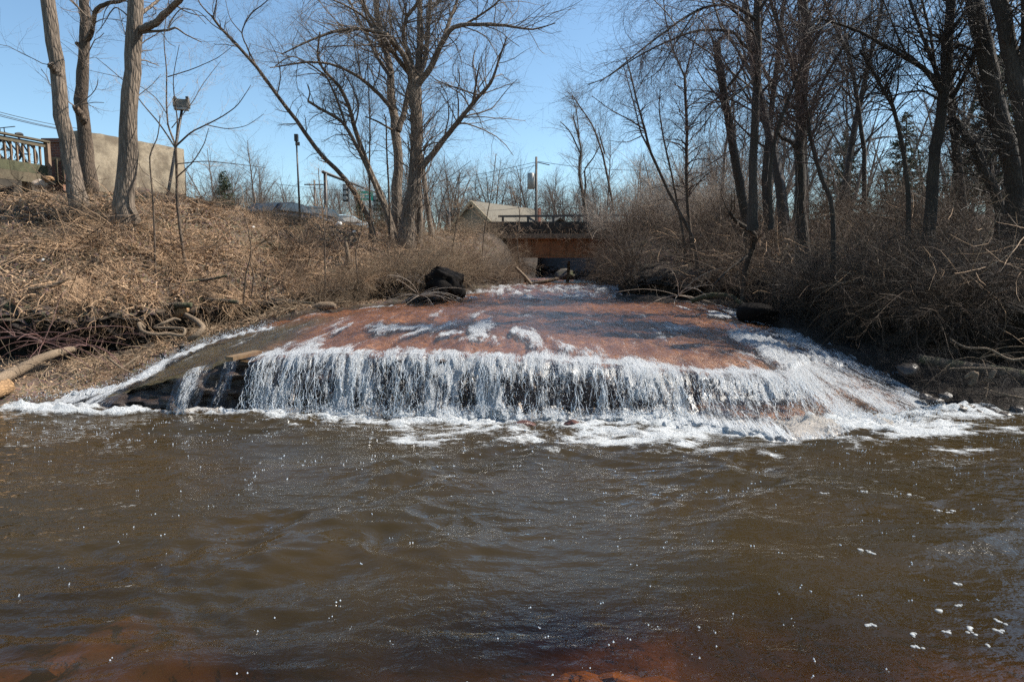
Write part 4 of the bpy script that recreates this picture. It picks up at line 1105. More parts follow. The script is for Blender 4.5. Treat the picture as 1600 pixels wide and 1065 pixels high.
# conifers, mid-left and right
def conifer(seed, H):
    rng = np.random.default_rng(seed); n = 240
    hh = rng.uniform(.12, 1, n) * H; a_ = rng.uniform(0, 6.28, n); L = (H - hh) * .32 + .15
    S = np.stack([np.zeros(n), np.zeros(n), hh], -1); D = np.stack([np.cos(a_), np.sin(a_), np.full(n, -.12)], -1)
    Pn = grow(S, D, L, 6, .06, (0, 0, .03), rng); R = taper(np.full(n, .02), 6, .2)
    acc = Acc(); acc.add(*tubes(Pn, R, 3, False, rng=rng))
    nn = 5200; S, D, R_, t_, ix = spawn(Pn, R, nn, rng, .1, 1, (30, 60)); d = nrm(D) * rng.uniform(.12, .3, nn)[:, None] * H / 6
    sd_ = nrm(np.cross(d, rng.normal(0, 1, (nn, 3)))) * .03 * H / 6
    V = np.stack([S - sd_, S + sd_, S + d], 1).reshape(-1, 3)
    acc.add(V, None, np.arange(nn * 3).reshape(-1, 3)); return acc
M['needles'] = plain('needles', (0.035, 0.05, 0.02), .8, .4, 2, 0)
for i, (px, Yv, H, lab) in enumerate([(358, 50, 5.2, 'small dark evergreen among the bare trees on the far left'), (600, 48, 4.0, 'dark green evergreen behind the leaning trunks'), (565, 46, 3.0, 'low evergreen under the green street sign'),
                                      (1310, 40, 6.5, 'dark evergreen seen through the gap in the right woods'), (1400, 34, 6.0, 'shaggy evergreen behind the kinked dark tree'), (1535, 20, 4.6, 'dense evergreen behind the broad forked tree')]):
    x = (px - 800) / F * Yv; r_ = empty('evergreen_tree', (x, Yv, gz(x, Yv, 3.3) - .1)); tag(r_, lab, 'tree')
    a = Acc(); a.tube([(0, 0, -.2), (0.03, 0, H * .5), (0, 0, H)], [.11, .07, .01], 6, 8); a.build('trunk', M['bark_brown'], r_)
    conifer(300 + i, H).build('crown', M['needles'], r_)

# ------------------------------------------------------------------ brush
def shrub_mesh(seed, n0=14, L=1.5, n=(90, 560), spread=.8, trop=-.10, r0=.008, LL=(.6, .28)):
    rng = np.random.default_rng(seed)
    S = rng.normal(0, .10, (n0, 3)); S[:, 2] = -.05
    D = rng.normal(0, spread, (n0, 3)); D[:, 2] = np.abs(D[:, 2]) * .3 + .8
    Pn = grow(S, D, L * rng.uniform(.6, 1.2, n0), 9, .10, (0, 0, trop), rng); R = taper(rng.uniform(.6, 1.2, n0) * r0, 9, .3)
    acc = Acc(); acc.add(*tubes(Pn, R, 4, False, rng=rng))
    tw = twig_mesh((Pn, R), rng, n, LL, (0, 0, trop * .4), .2, .1, (r0 * .55, r0 * .3), ang=(30, 75))
    acc.add(np.concatenate(tw.V), np.concatenate(tw.Q))
    return new_mesh('shrub', np.concatenate(acc.V), np.concatenate(acc.Q))
SH = {}
for key, mat, kw in (('dark', 'twig_brown', dict(n=(130, 900), n0=16, L=1.7)), ('deep', 'twig_dark', dict(n=(130, 900), n0=16, L=1.7)), ('tan', 'shrub_tan', dict(n=(90, 520), n0=14, L=1.3, r0=.007)), ('mat', 'twig_tan', dict(n0=30, L=1.2, n=(110, 420), spread=2.2, trop=-.16, r0=.006)),
                     ('pale', 'twig_pale', dict(n=(150, 1000), n0=18, L=2.2, trop=-.03, spread=.5))):
    SH[key] = []
    for i in range(3):
        me = shrub_mesh(400 + i + 10 * len(SH), **kw); me.materials.append(M[mat]); SH[key].append(me)
rs = np.random.default_rng(77)
def put_shrub(key, x, y, s, label, group, lean=.2, name='shrub', cat='shrub', z=None, sz=1.0, align=0.0):
    o = link(name, SH[key][rs.integers(0, 3)]); zz = gz(x, y) if z is None else z
    o.location = (x, y, zz - .03)
    nv = gn(x, y); rot = Vector((0, 0, 1)).lerp(nv, align).to_track_quat('Z', 'Y')
    o.rotation_mode = 'QUATERNION'
    from mathutils import Quaternion
    o.rotation_quaternion = rot @ Quaternion((0, 0, 1), rs.uniform(0, 6.28)) @ Quaternion((1, 0, 0), rs.normal(0, lean))
    f = s * rs.uniform(.8, 1.2); o.scale = (f, f, f * sz); tag(o, label, cat, group); return o
def bank_pts(G, T, n, tlo, thi, slo, shi, rng):
    ns, nt = G.shape[:2]; s = rng.uniform(slo, shi, n) / 9 * (ns - 1); t = rng.uniform(tlo, thi, n)
    tt = T[0]; j = np.interp(t, tt, np.arange(nt)); return G[np.clip(s.astype(int), 0, ns - 1), np.clip(j.astype(int), 0, nt - 1)]
lab = 'tangled leafless shrub in the dark thicket on the right bank'
for p in bank_pts(GR, TR, 115, 4.6, 7.9, .75, 4.6, rs): put_shrub('dark', p[0], p[1], 1.0, lab, 'shrubs of the right bank thicket')
lab = 'dark bramble overhanging the undercut foot of the right bank'
for p in bank_pts(GR, TR, 70, 3.9, 5.6, .75, 3.9, rs): put_shrub('deep', p[0], p[1], .62, lab, 'brambles over the right undercut', .5, 'bramble', 'bramble')
for p in bank_pts(GR, TR, 26, 1.3, 2.3, .8, 3.6, rs): put_shrub('deep', p[0], p[1], .36, 'small dark bramble rooted on the shaded right shore', 'brambles on the right shore', .5, 'bramble', 'bramble', z=p[2])
lab = 'bare brown shrub beside the narrow stream on the right of the bridge'
for p in bank_pts(GR, TR, 34, 4.0, 7.6, 4.4, 7.2, rs): put_shrub('dark', p[0], p[1], .95, lab, 'shrubs right of the bridge')
lab = 'pale twiggy shrub in the big grey thicket right of the bridge'
for i in range(42):
    px = rs.uniform(935, 1180); Yv = rs.uniform(24, 36); x = (px - 800) / F * Yv
    put_shrub('pale', x, Yv, np.interp(px, [935, 1040, 1180], [.7, 1.5, 1.4]), lab, 'pale thicket right of the bridge', .12)
lab = 'tan leafless shrub on the bank between the big tree and the bridge'
for p in bank_pts(GL, TL, 34, 2.0, 6.0, 6.0, 7.1, rs): put_shrub('dark', p[0], p[1], .6, 'dark brown shrub crowding the left abutment of the bridge', 'shrubs at the left abutment', .3, 'bush', 'bush')
for p in bank_pts(GL, TL, 58, 4.2, 7.4, 5.0, 7.0, rs): put_shrub('tan', p[0], p[1], .85, lab, 'tan shrubs left of the bridge')
lab = 'low mat of dead tan vines on the left slope'
for p in bank_pts(GL, TL, 95, 5.0, 7.3, .6, 5.2, rs): put_shrub('mat', p[0], p[1], .62, lab, 'dead vine mats on the left slope', .25, 'vine_mat', 'dead vines', sz=.45, align=.8)
lab = 'dead brush hanging over the lip of the left undercut'
for p in bank_pts(GL, TL, 22, 4.6, 5.3, .7, 5.2, rs): put_shrub('mat', p[0], p[1], .42, lab, 'brush over the left undercut', .5, 'dead_brush', 'brush', sz=.6, align=.9)
lab = 'dry twiggy brush lying on the low shelf at the left shore'
for p in bank_pts(GL, TL, 26, 1.25, 2.1, .8, 2.6, rs): put_shrub('mat', p[0], p[1], .36, lab, 'brush on the left shelf', .4, 'dead_brush', 'brush', z=p[2], sz=.45)
lab = 'bare tan shrub growing along the crest of the left slope'
for p in bank_pts(GL, TL, 30, 6.6, 7.5, 1.6, 5.6, rs): put_shrub('tan', p[0], p[1], .55, lab, 'shrubs on the left crest', .3)
lab = 'grey brush heap at the water edge under the left bank'
for p in bank_pts(GL, TL, 26, 1.2, 4.6, 4.0, 5.6, rs): put_shrub('tan', p[0], p[1], .5, lab, 'brush at the left water edge', .6, 'dead_brush', 'brush')
for p in [(-1.9, 16.0), (-1.3, 16.3), (-2.4, 15.6), (-1.6, 16.1), (-1.0, 16.7), (-2.1, 16.4)]: put_shrub('tan', p[0], p[1], .5, 'brown brush spilling over the black boulder', 'brush over the black boulder', .4)
for p in bank_pts(GL, TL, 22, 4.4, 6.4, 3.6, 5.6, rs): put_shrub('dark', p[0], p[1], .55, 'upright brown bush on the lower left bank near the black boulder', 'bushes on the lower left bank', .15, 'bush', 'bush')
for p in bank_pts(GL, TL, 16, 5.4, 7.0, .8, 3.4, rs): put_shrub('tan', p[0], p[1], .5, 'wiry upright bush standing on the open left slope', 'bushes on the open left slope', .15, 'bush', 'bush')
lab = 'dark tangle of roots and dead brush under the thick left trunk'
for p in [(-5.9, 12.6), (-5.5, 12.9), (-6.3, 12.3), (-5.2, 13.3)]: put_shrub('deep', p[0] - .1, p[1] + .3, .38, lab, 'dark brush under the thick trunk', .8, 'dead_brush', 'brush', sz=.6)
print('brush', round(time.time() - T0, 1))

# leaf litter and straw (stuff)
def litter(G, T, n, tlo, thi, slo, shi, seed, size=(.02, .045)):
    r = np.random.default_rng(seed); ns, nt = G.shape[:2]
    s = r.uniform(slo, shi, n) / 9 * (ns - 1); t = r.uniform(tlo, thi, n); j = np.interp(t, T[0], np.arange(nt))
    i0 = np.clip(s.astype(int), 0, ns - 2); j0 = np.clip(j.astype(int), 0, nt - 2); fs = (s - i0)[:, None]; fj = (j - j0)[:, None]
    c = G[i0, j0] * (1 - fs) * (1 - fj) + G[i0 + 1, j0] * fs * (1 - fj) + G[i0, j0 + 1] * (1 - fs) * fj + G[i0 + 1, j0 + 1] * fs * fj
    a = nrm(r.normal(0, 1, (n, 3)) * (1, 1, .45)); b = nrm(np.cross(a, nrm(r.normal(0, .5, (n, 3)) + (0, 0, 1))))
    sz = r.uniform(size[0], size[1], n)[:, None]; c = c + (0, 0, .015)
    V = np.stack([c - a * sz, c - b * sz * .5, c + a * sz, c + b * sz * .5], 1); V[:, 1, 2] += sz[:, 0] * .3; V[:, 3, 2] += sz[:, 0] * .3
    return new_mesh('leaf_litter', V.reshape(-1, 3), np.arange(n * 4).reshape(-1, 4))
t = NT('dead_leaves'); v = t.coord(); nz = t.n('TexWhiteNoise', Vector=t.n('VectorMath', _operation='SNAP', i0=v, i1=(.04, .04, .04)).outputs[0]).outputs[0]
M['leaves'] = t.done(t.bsdf(t.ramp(nz, [(0, (.12, .07, .04)), (.5, (.28, .17, .095)), (1, (.50, .35, .22))]), .8))
tag(link('leaf_litter', litter(GL, TL, 42000, 4.9, 7.8, .3, 6.3, 5), M['leaves']), 'dead brown leaves scattered over the left slope', 'leaves', kind='stuff')
tag(link('leaf_litter', litter(GL, TL, 6000, 1.2, 2.3, .6, 5.0, 6, (.010, .026)), M['leaves']), 'dead leaves on the low shelf of the left shore', 'leaves', kind='stuff')
tag(link('leaf_litter', litter(GR, TR, 9000, 5.4, 7.6, .5, 4.6, 8), M['leaves']), 'dead leaves under the brush of the right bank', 'leaves', kind='stuff')

def straw(G, T, n, tlo, thi, slo, shi, seed, L=.55, lift=.05, rad=.0035):
    r = np.random.default_rng(seed); ns, nt = G.shape[:2]
    s = r.uniform(slo, shi, n) / 9 * (ns - 1); t = r.uniform(tlo, thi, n); j = np.interp(t, T[0], np.arange(nt))
    c = G[np.clip(s.astype(int), 0, ns - 1), np.clip(j.astype(int), 0, nt - 1)] + (0, 0, .03)
    c = c[fbm(c[:, 0] * 1.1, c[:, 1] * 1.1, 400, 3) + r.normal(0, .12, n) > -.12]; n = len(c)
    D = r.normal(0, 1, (n, 3)) * (1, .8, .5); D[:, 1] -= .3; D[:, 2] -= .25
    Pn = grow(c + np.abs(r.normal(0, lift, (n, 1))) * (0, -.6, 1), D, L * r.uniform(.3, 1.5, n), 6, .22, (0, 0, 0), r)
    return tubes(Pn, taper(r.uniform(.5, 1.3, n) * rad, 6, .4), 3, False, rng=r)
V, Q = straw(GL, TL, 9000, 4.95, 7.4, .4, 6.2, 9, .6, .06, .0052)
tag(link('dead_stems', new_mesh('dead_stems', V, Q), M['twig_tan']), 'dry tan stems matted over the whole left slope', 'dead stems', kind='stuff')
V, Q = straw(GL, TL, 2400, 4.95, 7.4, .4, 6.2, 10, .9, .1, .009)
tag(link('dead_stems', new_mesh('dead_stems', V, Q), M['twig_brown']), 'darker brown fallen twigs among the tan stems of the left slope', 'fallen twigs', kind='stuff')
V, Q = straw(GR, TR, 5200, 3.9, 7.2, .6, 5.0, 12, .6, .25, .004)
tag(link('dead_stems', new_mesh('dead_stems', V, Q), M['twig_brown']), 'fine dry stems tangled through the right bank brush', 'dead stems', kind='stuff')
V, Q = straw(GR, TR, 900, 4.2, 7.2, .6, 5.0, 14, .8, .5, .005)  # paler stems added as painted highlights in the dark brush
tag(link('dead_stems', new_mesh('dead_stems', V, Q), M['twig_tan']), 'stems coloured pale to imitate highlights in the right bank brush', 'dead stems', kind='stuff')
V, Q = straw(GL, TL, 1500, 1.2, 2.4, .6, 4.2, 15, .5, .03, .005)
tag(link('dead_stems', new_mesh('dead_stems', V, Q), M['shrub_tan']), 'twigs strewn over the low shelf at the left shore', 'twigs', kind='stuff')
# hanging roots in the left undercut
r = np.random.default_rng(13); pts = bank_pts(GL, TL, 420, 4.2, 4.8, .6, 5.4, r); D = r.normal(0, .5, (420, 3)); D[:, 2] = -1; D[:, 1] -= .5
Pn = grow(pts + (0, -.03, 0), D, r.uniform(.12, .6, 420), 7, .25, (0, -.02, -.05), r)
V, Q = tubes(Pn, taper(r.uniform(.002, .006, 420), 7, .3), 3, False, rng=r)
tag(link('roots', new_mesh('roots', V, Q), M['twig_brown']), 'thin roots hanging in the shadow of the left undercut', 'roots', kind='stuff')
print('litter', round(time.time() - T0, 1))

# red canes arching out of the undercut
def canes(name, label, px, py, Yv, n, L, seed, mat, r0=.008, up=.6):
    r = np.random.default_rng(seed); c = P(px, py, Yv); o = empty(name, c); tag(o, label, 'bramble')
    D = r.normal(0, 1, (n, 3)); D[:, 2] = np.abs(D[:, 2]) * up; D[:, 1] = D[:, 1] * .5 - .3
    Pn = grow(np.zeros((n, 3)), D, L * r.uniform(.5, 1.3, n), 12, .05, (0, 0, -.10), r); R = taper(r.uniform(.6, 1.2, n) * r0, 12, .4)
    for i in range(n):
        V, Q = tubes(Pn[i:i + 1], R[i:i + 1], 5, True, rng=r); link('cane', new_mesh('cane', V, Q, smooth=True), M[mat], o)
    tw = twig_mesh((Pn, R), r, (n * 3, n * 6), (.3, .15), (0, 0, 0), .2, .2, (.004, .002)); tag(tw.build('side_twigs', M[mat], o), kind='stuff')
M['cane_red'] = plain('cane_red', (0.13, 0.065, 0.055), .6, .3, 5, 0)
canes('bramble', 'arching reddish bramble canes in front of the left undercut', 68, 535, 9.9, 15, 1.2, 21, 'cane_red')
canes('bramble', 'smaller reddish bramble at the left edge above the cut log', 24, 527, 10, 8, .8, 22, 'cane_red')
canes('bramble', 'reddish canes arching over the middle of the left undercut', 135, 540, 10.2, 9, .9, 23, 'cane_red')
canes('bramble', 'pale arching canes hanging over the right shore', 1530, 560, 8.9, 6, 1.1, 24, 'shrub_tan', .0045)
canes('bramble', 'bleached canes low over the stream under the right thicket', 1060, 462, 14.2, 10, 1.3, 25, 'twig_pale', .009)
canes('bramble', 'grey dead branches fanning over the water under the dark boulder', 655, 462, 14.9, 16, 1.0, 26, 'twig_pale', .009, .4)

# ------------------------------------------------------------------ logs, driftwood, rocks
def stick(name, label, pts, Ys, w, mat, cat='branch', sides=8, rough=.05, k=18, twigs=0, seed=0):
    Q = np.array([P(px, py, Yv) for (px, py), Yv in zip(pts, Ys)]); o0 = Q[0].copy()
    d = np.linalg.norm(Q - np.array([0, 0, CAM_Z]), axis=1); R = np.array(w) * d / F / 2
    a = Acc(); a.tube(Q - o0, R, sides, k, True, rough); o = a.build(name, M[mat], smooth=True); o.location = Vector([float(v) for v in o0]); tag(o, label, cat)
    if twigs:
        Pn = catmull(Q - o0, 12)[None]; Rn = catmull(R, 12)[None]
        tw = twig_mesh((Pn, Rn), np.random.default_rng(seed), (twigs, twigs * 4), (.3, .15), (0, 0, .02), .2, .1, (.005, .0025)); tag(tw.build('twigs', M[mat], o), kind='stuff')
    return o
def gy(px, py, lo=8.0, hi=30.0):
    """depth at which the ray through a photo point meets the banks"""
    d = P(px, py, 1.0) - np.array([0, 0, CAM_Z]); best = None
    for b in bvhs:
        h = b.ray_cast(Vector((0, 0, CAM_Z)), Vector([float(v) for v in nrm(d)]))
        if h[0] is not None and (best is None or h[0].y < best): best = h[0].y
    return best if best is not None else 12.0
stick('log', 'cut log with orange sawn end at the left edge by the water', [(-40,618),(-8,612),(14,602)], [8.0,8.35,8.55], [20,20,18], 'cutwood', 'log', 14, .06)
stick('log', 'bleached thick branch lying above the cut log', [(-10,596),(22,582),(60,562),(88,552),(118,545)], [8.6,9.0,9.4,9.7,9.9], [12,14,12,11,7], 'driftwood', 'log', 10, .08)
stick('fallen_branch', 'long thin pale branch lying along the left shore', [(-10,640),(30,622),(60,612),(100,606),(150,598),(175,585),(200,568),(218,556)], [8.1,8.6,8.9,9.2,9.7,9.9,10.1,10.3], [3,4.5,5,5,5,4,3.5,3], 'driftwood', twigs=14, seed=1)
stick('fallen_branch', 'short pale stick propped above the long shore branch', [(170,560),(190,575),(205,582)], [9.9,9.8,9.8], [3,3,2], 'driftwood')
stick('root', 'thick pale root looping out of the left undercut', [(290,492),(305,500),(317,512),(306,524),(295,530)], [11.8,11.6,11.4,11.3,11.3], [7,8,8,8,7], 'driftwood', 'root')
stick('root', 'long smooth root bent into a flat loop in the undercut', [(225,512),(217,505),(222,517),(240,522),(262,521),(285,524),(288,514),(268,512),(240,512)], [11.0,10.9,10.8,10.8,10.9,10.9,11,11.1,11.1], [5,6,5.5,5,5,4.5,4,4,3], 'driftwood', 'root', k=30)
stick('root', 'short forked root above the flat loop', [(240,512),(255,505),(272,498),(282,500)], [11.2,11.2,11.3,11.3], [4,4.5,4,2.5], 'driftwood', 'root')
stick('fallen_branch', 'pale straight stick pointing left at the top of the undercut', [(45,452),(70,448),(85,445),(110,434)], [gy(60,460)-.1]*4, [4,4,5,3], 'driftwood')
stick('log', 'short dark log lying on a broken orange stump', [(254,481),(275,477),(299,477)], [gy(276,485)-.05]*3, [8,9,8], 'log_dark', 'log')
stick('stump', 'broken orange stump under the short dark log', [(272,492),(285,484),(293,482)], [gy(283,490)-.05]*3, [12,14,10], 'cutwood', 'stump')
stick('log', 'yellowish stubby log at the stream edge on the left', [(487,482),(500,478),(515,477),(524,479)], [gy(500,480)]*4, [9,12,12,9], 'driftwood', 'log')
stick('log', 'long dark log lying along the foot of the left slope', [(405,463),(440,470),(490,474)], [gy(430,474),gy(450,474),gy(480,476)], [6,7,4], 'log_dark', 'log')
stick('log', 'long grey log across the lower left slope', [(268,468),(320,468),(372,472)], [gy(300,470)]*3, [5,6,6], 'log_dark', 'log')
stick('log', 'dark rotten log on the upper left slope', [(56,370),(80,376),(110,385)], [gy(80,380)]*3, [8,10,6], 'log_dark', 'log')
stick('fallen_branch', 'charred branch lying in the middle of the left slope', [(260,440),(290,440),(330,436),(355,430)], [gy(290,444)]*4, [6,5,4,3], 'log_dark', twigs=10, seed=5)
stick('stump', 'pale snapped post standing on the bank left of the dark boulder', [(545,418),(543,395),(540,378)], [gy(545,418)]*3, [7,7,5], 'driftwood', 'stump')
stick('log', 'dark log half in shade on the right shore', [(1435,560),(1500,572),(1560,580),(1630,590)], [9.0,8.95,8.9,8.8], [13,15,15,13], 'log_dark', 'log', 12)
stick('fallen_branch', 'bright barkless stick resting on the right-hand log', [(1483,576),(1520,575),(1570,576)], [8.5,8.4,8.3], [2.5,3,2.5], 'driftwood')
stick('fallen_branch', 'knobby driftwood piece standing up on the right shore', [(1530,600),(1545,592),(1552,582),(1556,578)], [8.4,8.3,8.3,8.3], [4,6,6,4], 'driftwood')
stick('fallen_branch', 'forked pale driftwood at the right water edge', [(1508,590),(1524,583),(1520,597),(1514,602)], [8.35,8.3,8.3,8.3], [5,8,7,5], 'driftwood')
stick('fallen_branch', 'long thin branch reaching in from the right above the shore', [(1486,530),(1510,543),(1545,545),(1580,562),(1620,556)], [8.9,8.7,8.6,8.5,8.4], [2,3,3,3.5,4], 'driftwood', twigs=8, seed=9)
stick('fallen_branch', 'thin stick slanting into the water at the far right', [(1538,606),(1560,614),(1600,622),(1640,632)], [8.2,8.1,8,7.9], [2,2,2.4,3], 'driftwood')
stick('log', 'grey log lying on the rock where the right thicket meets the falls', [(1080,470),(1110,461),(1140,463),(1165,478)], [14,13.9,13.8,13.5], [8,9,8,6], 'log_dark', 'log')
stick('log', 'log jammed across the stream mouth under the bridge', [(822,445),(850,440),(872,435)], [26,26,26.4], [6,6,5], 'driftwood', 'log')
stick('fallen_branch', 'broken pale trunk slanting on the bank left of the bridge', [(806,418),(818,430),(830,444)], [22,22,22], [4,5,5], 'driftwood')
stick('post', 'upright wooden post standing in the stream under the bridge', [(886,446),(888,425),(889,408)], [31,31,31], [5,5,4], 'driftwood', 'post')
# plank caught on the lip
M['plank'] = plain('plank', (0.16, 0.10, 0.05), .6, .35, 12, .4, .01, (4, 1, 1))
pa, pb = P(358, 560, 8.35), P(404, 550, 8.75); a = Acc(); a.bar(pa, pb, .14, .045); tag(a.build('plank', M['plank']), 'wet brown plank lodged on the dry left end of the ledge', 'plank')

def rock(name, label, c, s, seed, mat, cat='rock', sub=3, amp=.22):
    import bmesh
    bm = bmesh.new(); bmesh.ops.create_icosphere(bm, subdivisions=sub, radius=1); co = np.array([v.co for v in bm.verts]); fa = [[v.index for v in f.verts] for f in bm.faces]; bm.free()
    nz_ = fbm(co[:, 0] * 1.3 + seed, co[:, 1] * 1.3 + co[:, 2] * 1.7, seed, 4); co = co * (1 + amp * nz_)[:, None]
    rr = np.random.default_rng(seed)
    for k in range(7):
        nn = nrm(rr.normal(0, 1, 3)); dd = co @ nn; lim = rr.uniform(.6, .85); co = co - np.where(dd > lim, (dd - lim) * .85, 0)[:, None] * nn
    o = link(name, new_mesh(name, co * np.array(s), Ft=fa, smooth=name == 'boulder'), M[mat]); o.location = Vector([float(v) for v in c]); tag(o, label, cat); return o
M['wetrock'] = plain('wetrock', (0.045, 0.036, 0.030), .45, .5, 6, .8, .04)
M['darkrock'] = plain('darkrock', (0.012, 0.010, 0.009), .9, .4, 6, .8, .04)  # near black: the boulder's shade is put into its colour
for nd_ in M['darkrock'].node_tree.nodes:
    if nd_.type == 'BSDF_PRINCIPLED': nd_.inputs['Specular IOR Level'].default_value = 0.1
M['redstone'] = plain('redstone', (0.07, 0.028, 0.02), .35, .4, 9, .7, .03)
rock('boulder', 'black rounded boulder shadowed under the left bank', P(697, 444, 15.7), (.42, .6, .46), 3, 'darkrock', 'boulder', 4, .5)
rock('boulder', 'small wet boulder glinting on the right side above the foam', P(1418, 578, 8.9), (.16, .14, .10), 4, 'wetrock', 'boulder')
rock('boulder', 'dark rock at the corner where the falls meet the right thicket', P(1180, 490, 12.6), (.4, .4, .2), 5, 'darkrock', 'boulder')
for i, (px, py, Yv, s_) in enumerate([(1462, 628, 8.0, .10), (1478, 618, 8.15, .08), (1500, 640, 7.95, .10), (1515, 636, 8.0, .08), (1530, 645, 7.9, .09), (1550, 642, 7.95, .07), (1490, 650, 7.8, .08), (1570, 650, 7.8, .09), (1448, 620, 8.2, .08), (1590, 640, 8.0, .1)]):
    tag(rock('stone', 'wet stone at the foot of the right bank beside the foam', P(px, py, Yv), (s_, s_, s_ * .6), 10 + i, 'wetrock', 'stone', 2), group='wet stones at the right shore')
for i, (px, py, w, h) in enumerate([(820, 656, .14, .06), (895, 655, .13, .07)]):
    rock('stone', ['dark red stone showing through the foam below the falls', 'second dark red stone in the foam, right of the first'][i], P(px, py + 9, 7.2), (w, .12, h), 30 + i, 'redstone', 'stone', 3)
for i, (px, py, w, h, lab_) in enumerate([(28, 470, .42, .17, 'mossy brown bank block above the undercut at the left edge')]):
    yv = gy(px, py); rock('boulder', lab_, P(px, py + 10, yv + .15), (w, .3, h), 40, 'log_dark', 'boulder')
M['orangerock'] = plain('orangerock', (0.24, 0.12, 0.06), .8, .3, 5, .5, .03)
for i, (px, py, s_) in enumerate([(925, 1015, .17), (975, 1000, .13), (590, 1030, .10), (890, 1035, .10), (130, 945, .16), (1010, 1050, .15), (1080, 1045, .12), (640, 1050, .1)]):
    p = pool_at(px, py + 25); o = rock('submerged_rock', 'orange rock glowing dimly through the shallow brown water in the foreground', (p[0] * 1.1, p[1] * 1.1, -.40), (s_ * 1.7, s_ * 1.4, .12), 50 + i, 'bed', 'rock', 3, .45); o['group'] = 'submerged foreground rocks'

# litter scraps
M['white_plastic'] = plain('white_plastic', (.75, .74, .70), .4, .05, 3, 0)
for i, (px, py, s_, lab_) in enumerate([(395, 356, .05, 'white paper scrap caught in the brush below the light pole'), (529, 351, .10, 'pale plastic jug lying on the crest beneath the traffic signals'), (553, 362, .05, 'small white scrap right of the pale plastic jug'), (66, 407, .04, 'white scrap on the upper left slope')]):
    yv = gy(px, py) - .05; a = Acc(); p = P(px, py, yv)
    a.tube([(-s_, 0, -s_ * .5), (-s_ * .4, 0, -s_ * .25), (s_ * .5, 0, s_ * .4), (s_ * .8, 0, s_ * .7)], [s_ * .55, s_ * .7, s_ * .65, s_ * .2], 8, 8, True, .08)
    o = a.build('litter_scrap', M['white_plastic'], smooth=True); o.location = Vector([float(v) for v in p]); tag(o, lab_, 'litter')
print('logs', round(time.time() - T0, 1))

# ------------------------------------------------------------------ bridge
M['rust'] = plain('rusty_steel', (0.30, 0.118, 0.042), .8, .35, 5, .3, .01)
M['ledge_conc'] = plain('stained_concrete', (0.24, 0.16, 0.10), .9, .4, 3, .4, .02)
M['dark_stone'] = plain('dark_stone', (0.05, 0.042, 0.033), .95, .5, 3, .8, .05)
M['pole_wood'] = plain('pole_wood', (.12, .10, .085), .9, .3, 4, .3)
M['galv'] = plain('grey_metal', (0.28, 0.27, 0.25), .5, .2, 6, 0, metal=.4)
br = empty('bridge', (2.4, 30, 1.0)); tag(br, 'small road bridge with a rusty orange beam over the narrow stream', 'bridge')
def lb(a, off=(2.4, 30, 1.0)):
    a.V = [v - np.array(off) for v in a.V]; return a
a = Acc(); a.box((3.0, 29.9, 2.60), (6.4, .06, .82)); a.box((3.0, 29.84, 2.21), (6.4, .24, .04)); a.box((3.0, 29.84, 3.0), (6.4, .24, .04))
for i in range(9): a.box((0.2 + i * .7, 29.83, 2.6), (.03, .10, .74))
lb(a).build('beam', M['rust'], br)
a = Acc(); a.box((3.0, 30.0, 3.12), (7.4, .6, .2)); lb(a).build('ledge', M['ledge_conc'], br)
a = Acc(); a.box((3.0, 30.1, 3.48), (8.4, .4, .52)); lb(a).build('parapet', M['dark_stone'], br)
a = Acc(); a.box((3.0, 33.9, 3.24), (9, 7.3, .16)); lb(a).build('deck', M['dark_stone'], br)
for sx in (-1, 1):
    for row in range(7):
        for col_ in range(10):
            if (row + col_) % 1 == 0:
                pass
    a = Acc(); a.box((2.4 + sx * 2.6, 33.8, 2.0), (1.0, 7.0, 2.4)); lb(a).build('abutment', M['dark_stone'], br)
a = Acc(); a.bar((-.6, 30.1, 3.98), (9, 30.1, 4.06), .06, .09); lb(a).build('guard_rail', M['pole_wood'], br)
for i in range(9):
    a = Acc(); a.box((-.4 + i * 1.1, 30.15, 3.86), (.1, .1, .30)); lb(a).build('post', M['pole_wood'], br)
rr = np.random.default_rng(88); S = np.stack([rr.uniform(-.8, 6.5, 260), np.full(260, 29.75), rr.uniform(3.2, 3.8, 260)], -1)
Pn = grow(S, np.stack([rr.normal(0, .5, 260), np.full(260, -.2), np.full(260, -.8)], -1), rr.uniform(.3, 1.2, 260), 8, .25, (0, -.01, -.02), rr)
V, Q = tubes(Pn, taper(rr.uniform(.005, .014, 260), 8, .4), 3, False, rng=rr)
tag(link('hanging_vines', new_mesh('hanging_vines', V, Q), M['twig_brown']), 'leafless vines trailing down over the bridge parapet', 'vines', kind='stuff')
rock('boulder', 'sunlit brown rubble bank seen through the bridge opening', (3.3, 40.5, 1.2), (.8, 1.2, .6), 91, 'log_dark', 'rubble')

# ------------------------------------------------------------------ top left: deck, wall, bikes
M['deck_wood'] = plain('deck_wood', (0.10, 0.08, 0.05), .85, .4, 9, .4, .01)
M['deck_green'] = plain('deck_wood_green', (0.075, 0.075, 0.038), .85, .5, 5, .4, .01)
M['post_wood'] = plain('post_wood', (0.22, 0.15, 0.10), .85, .35, 9, .4, .01)
A0 = P(75, 222, 17.0); A1 = np.array([-12.9, 11.2, A0[2]]); dv = nrm(A1 - A0)
zt = A0[2]; zb = P(75, 275, 17)[2]
dk = empty('wooden_deck', (A0[0], A0[1], zb)); tag(dk, 'weathered wooden deck with baluster railing raised on the bank top', 'deck'); off = np.array([A0[0], A0[1], zb])
def onl(d, z, side=0.0): return np.array([A0[0], A0[1], 0]) + dv * d + np.array([dv[1], -dv[0], 0]) * side * -1 + np.array([0, 0, z]) - np.array([0, 0, 0])
def pl(a): a.V = [v - off for v in a.V]; return a
Ld = 6.0
a = Acc(); a.bar(onl(0, zt), onl(Ld, zt), .14, .04); pl(a).build('top_rail', M['deck_wood'], dk)
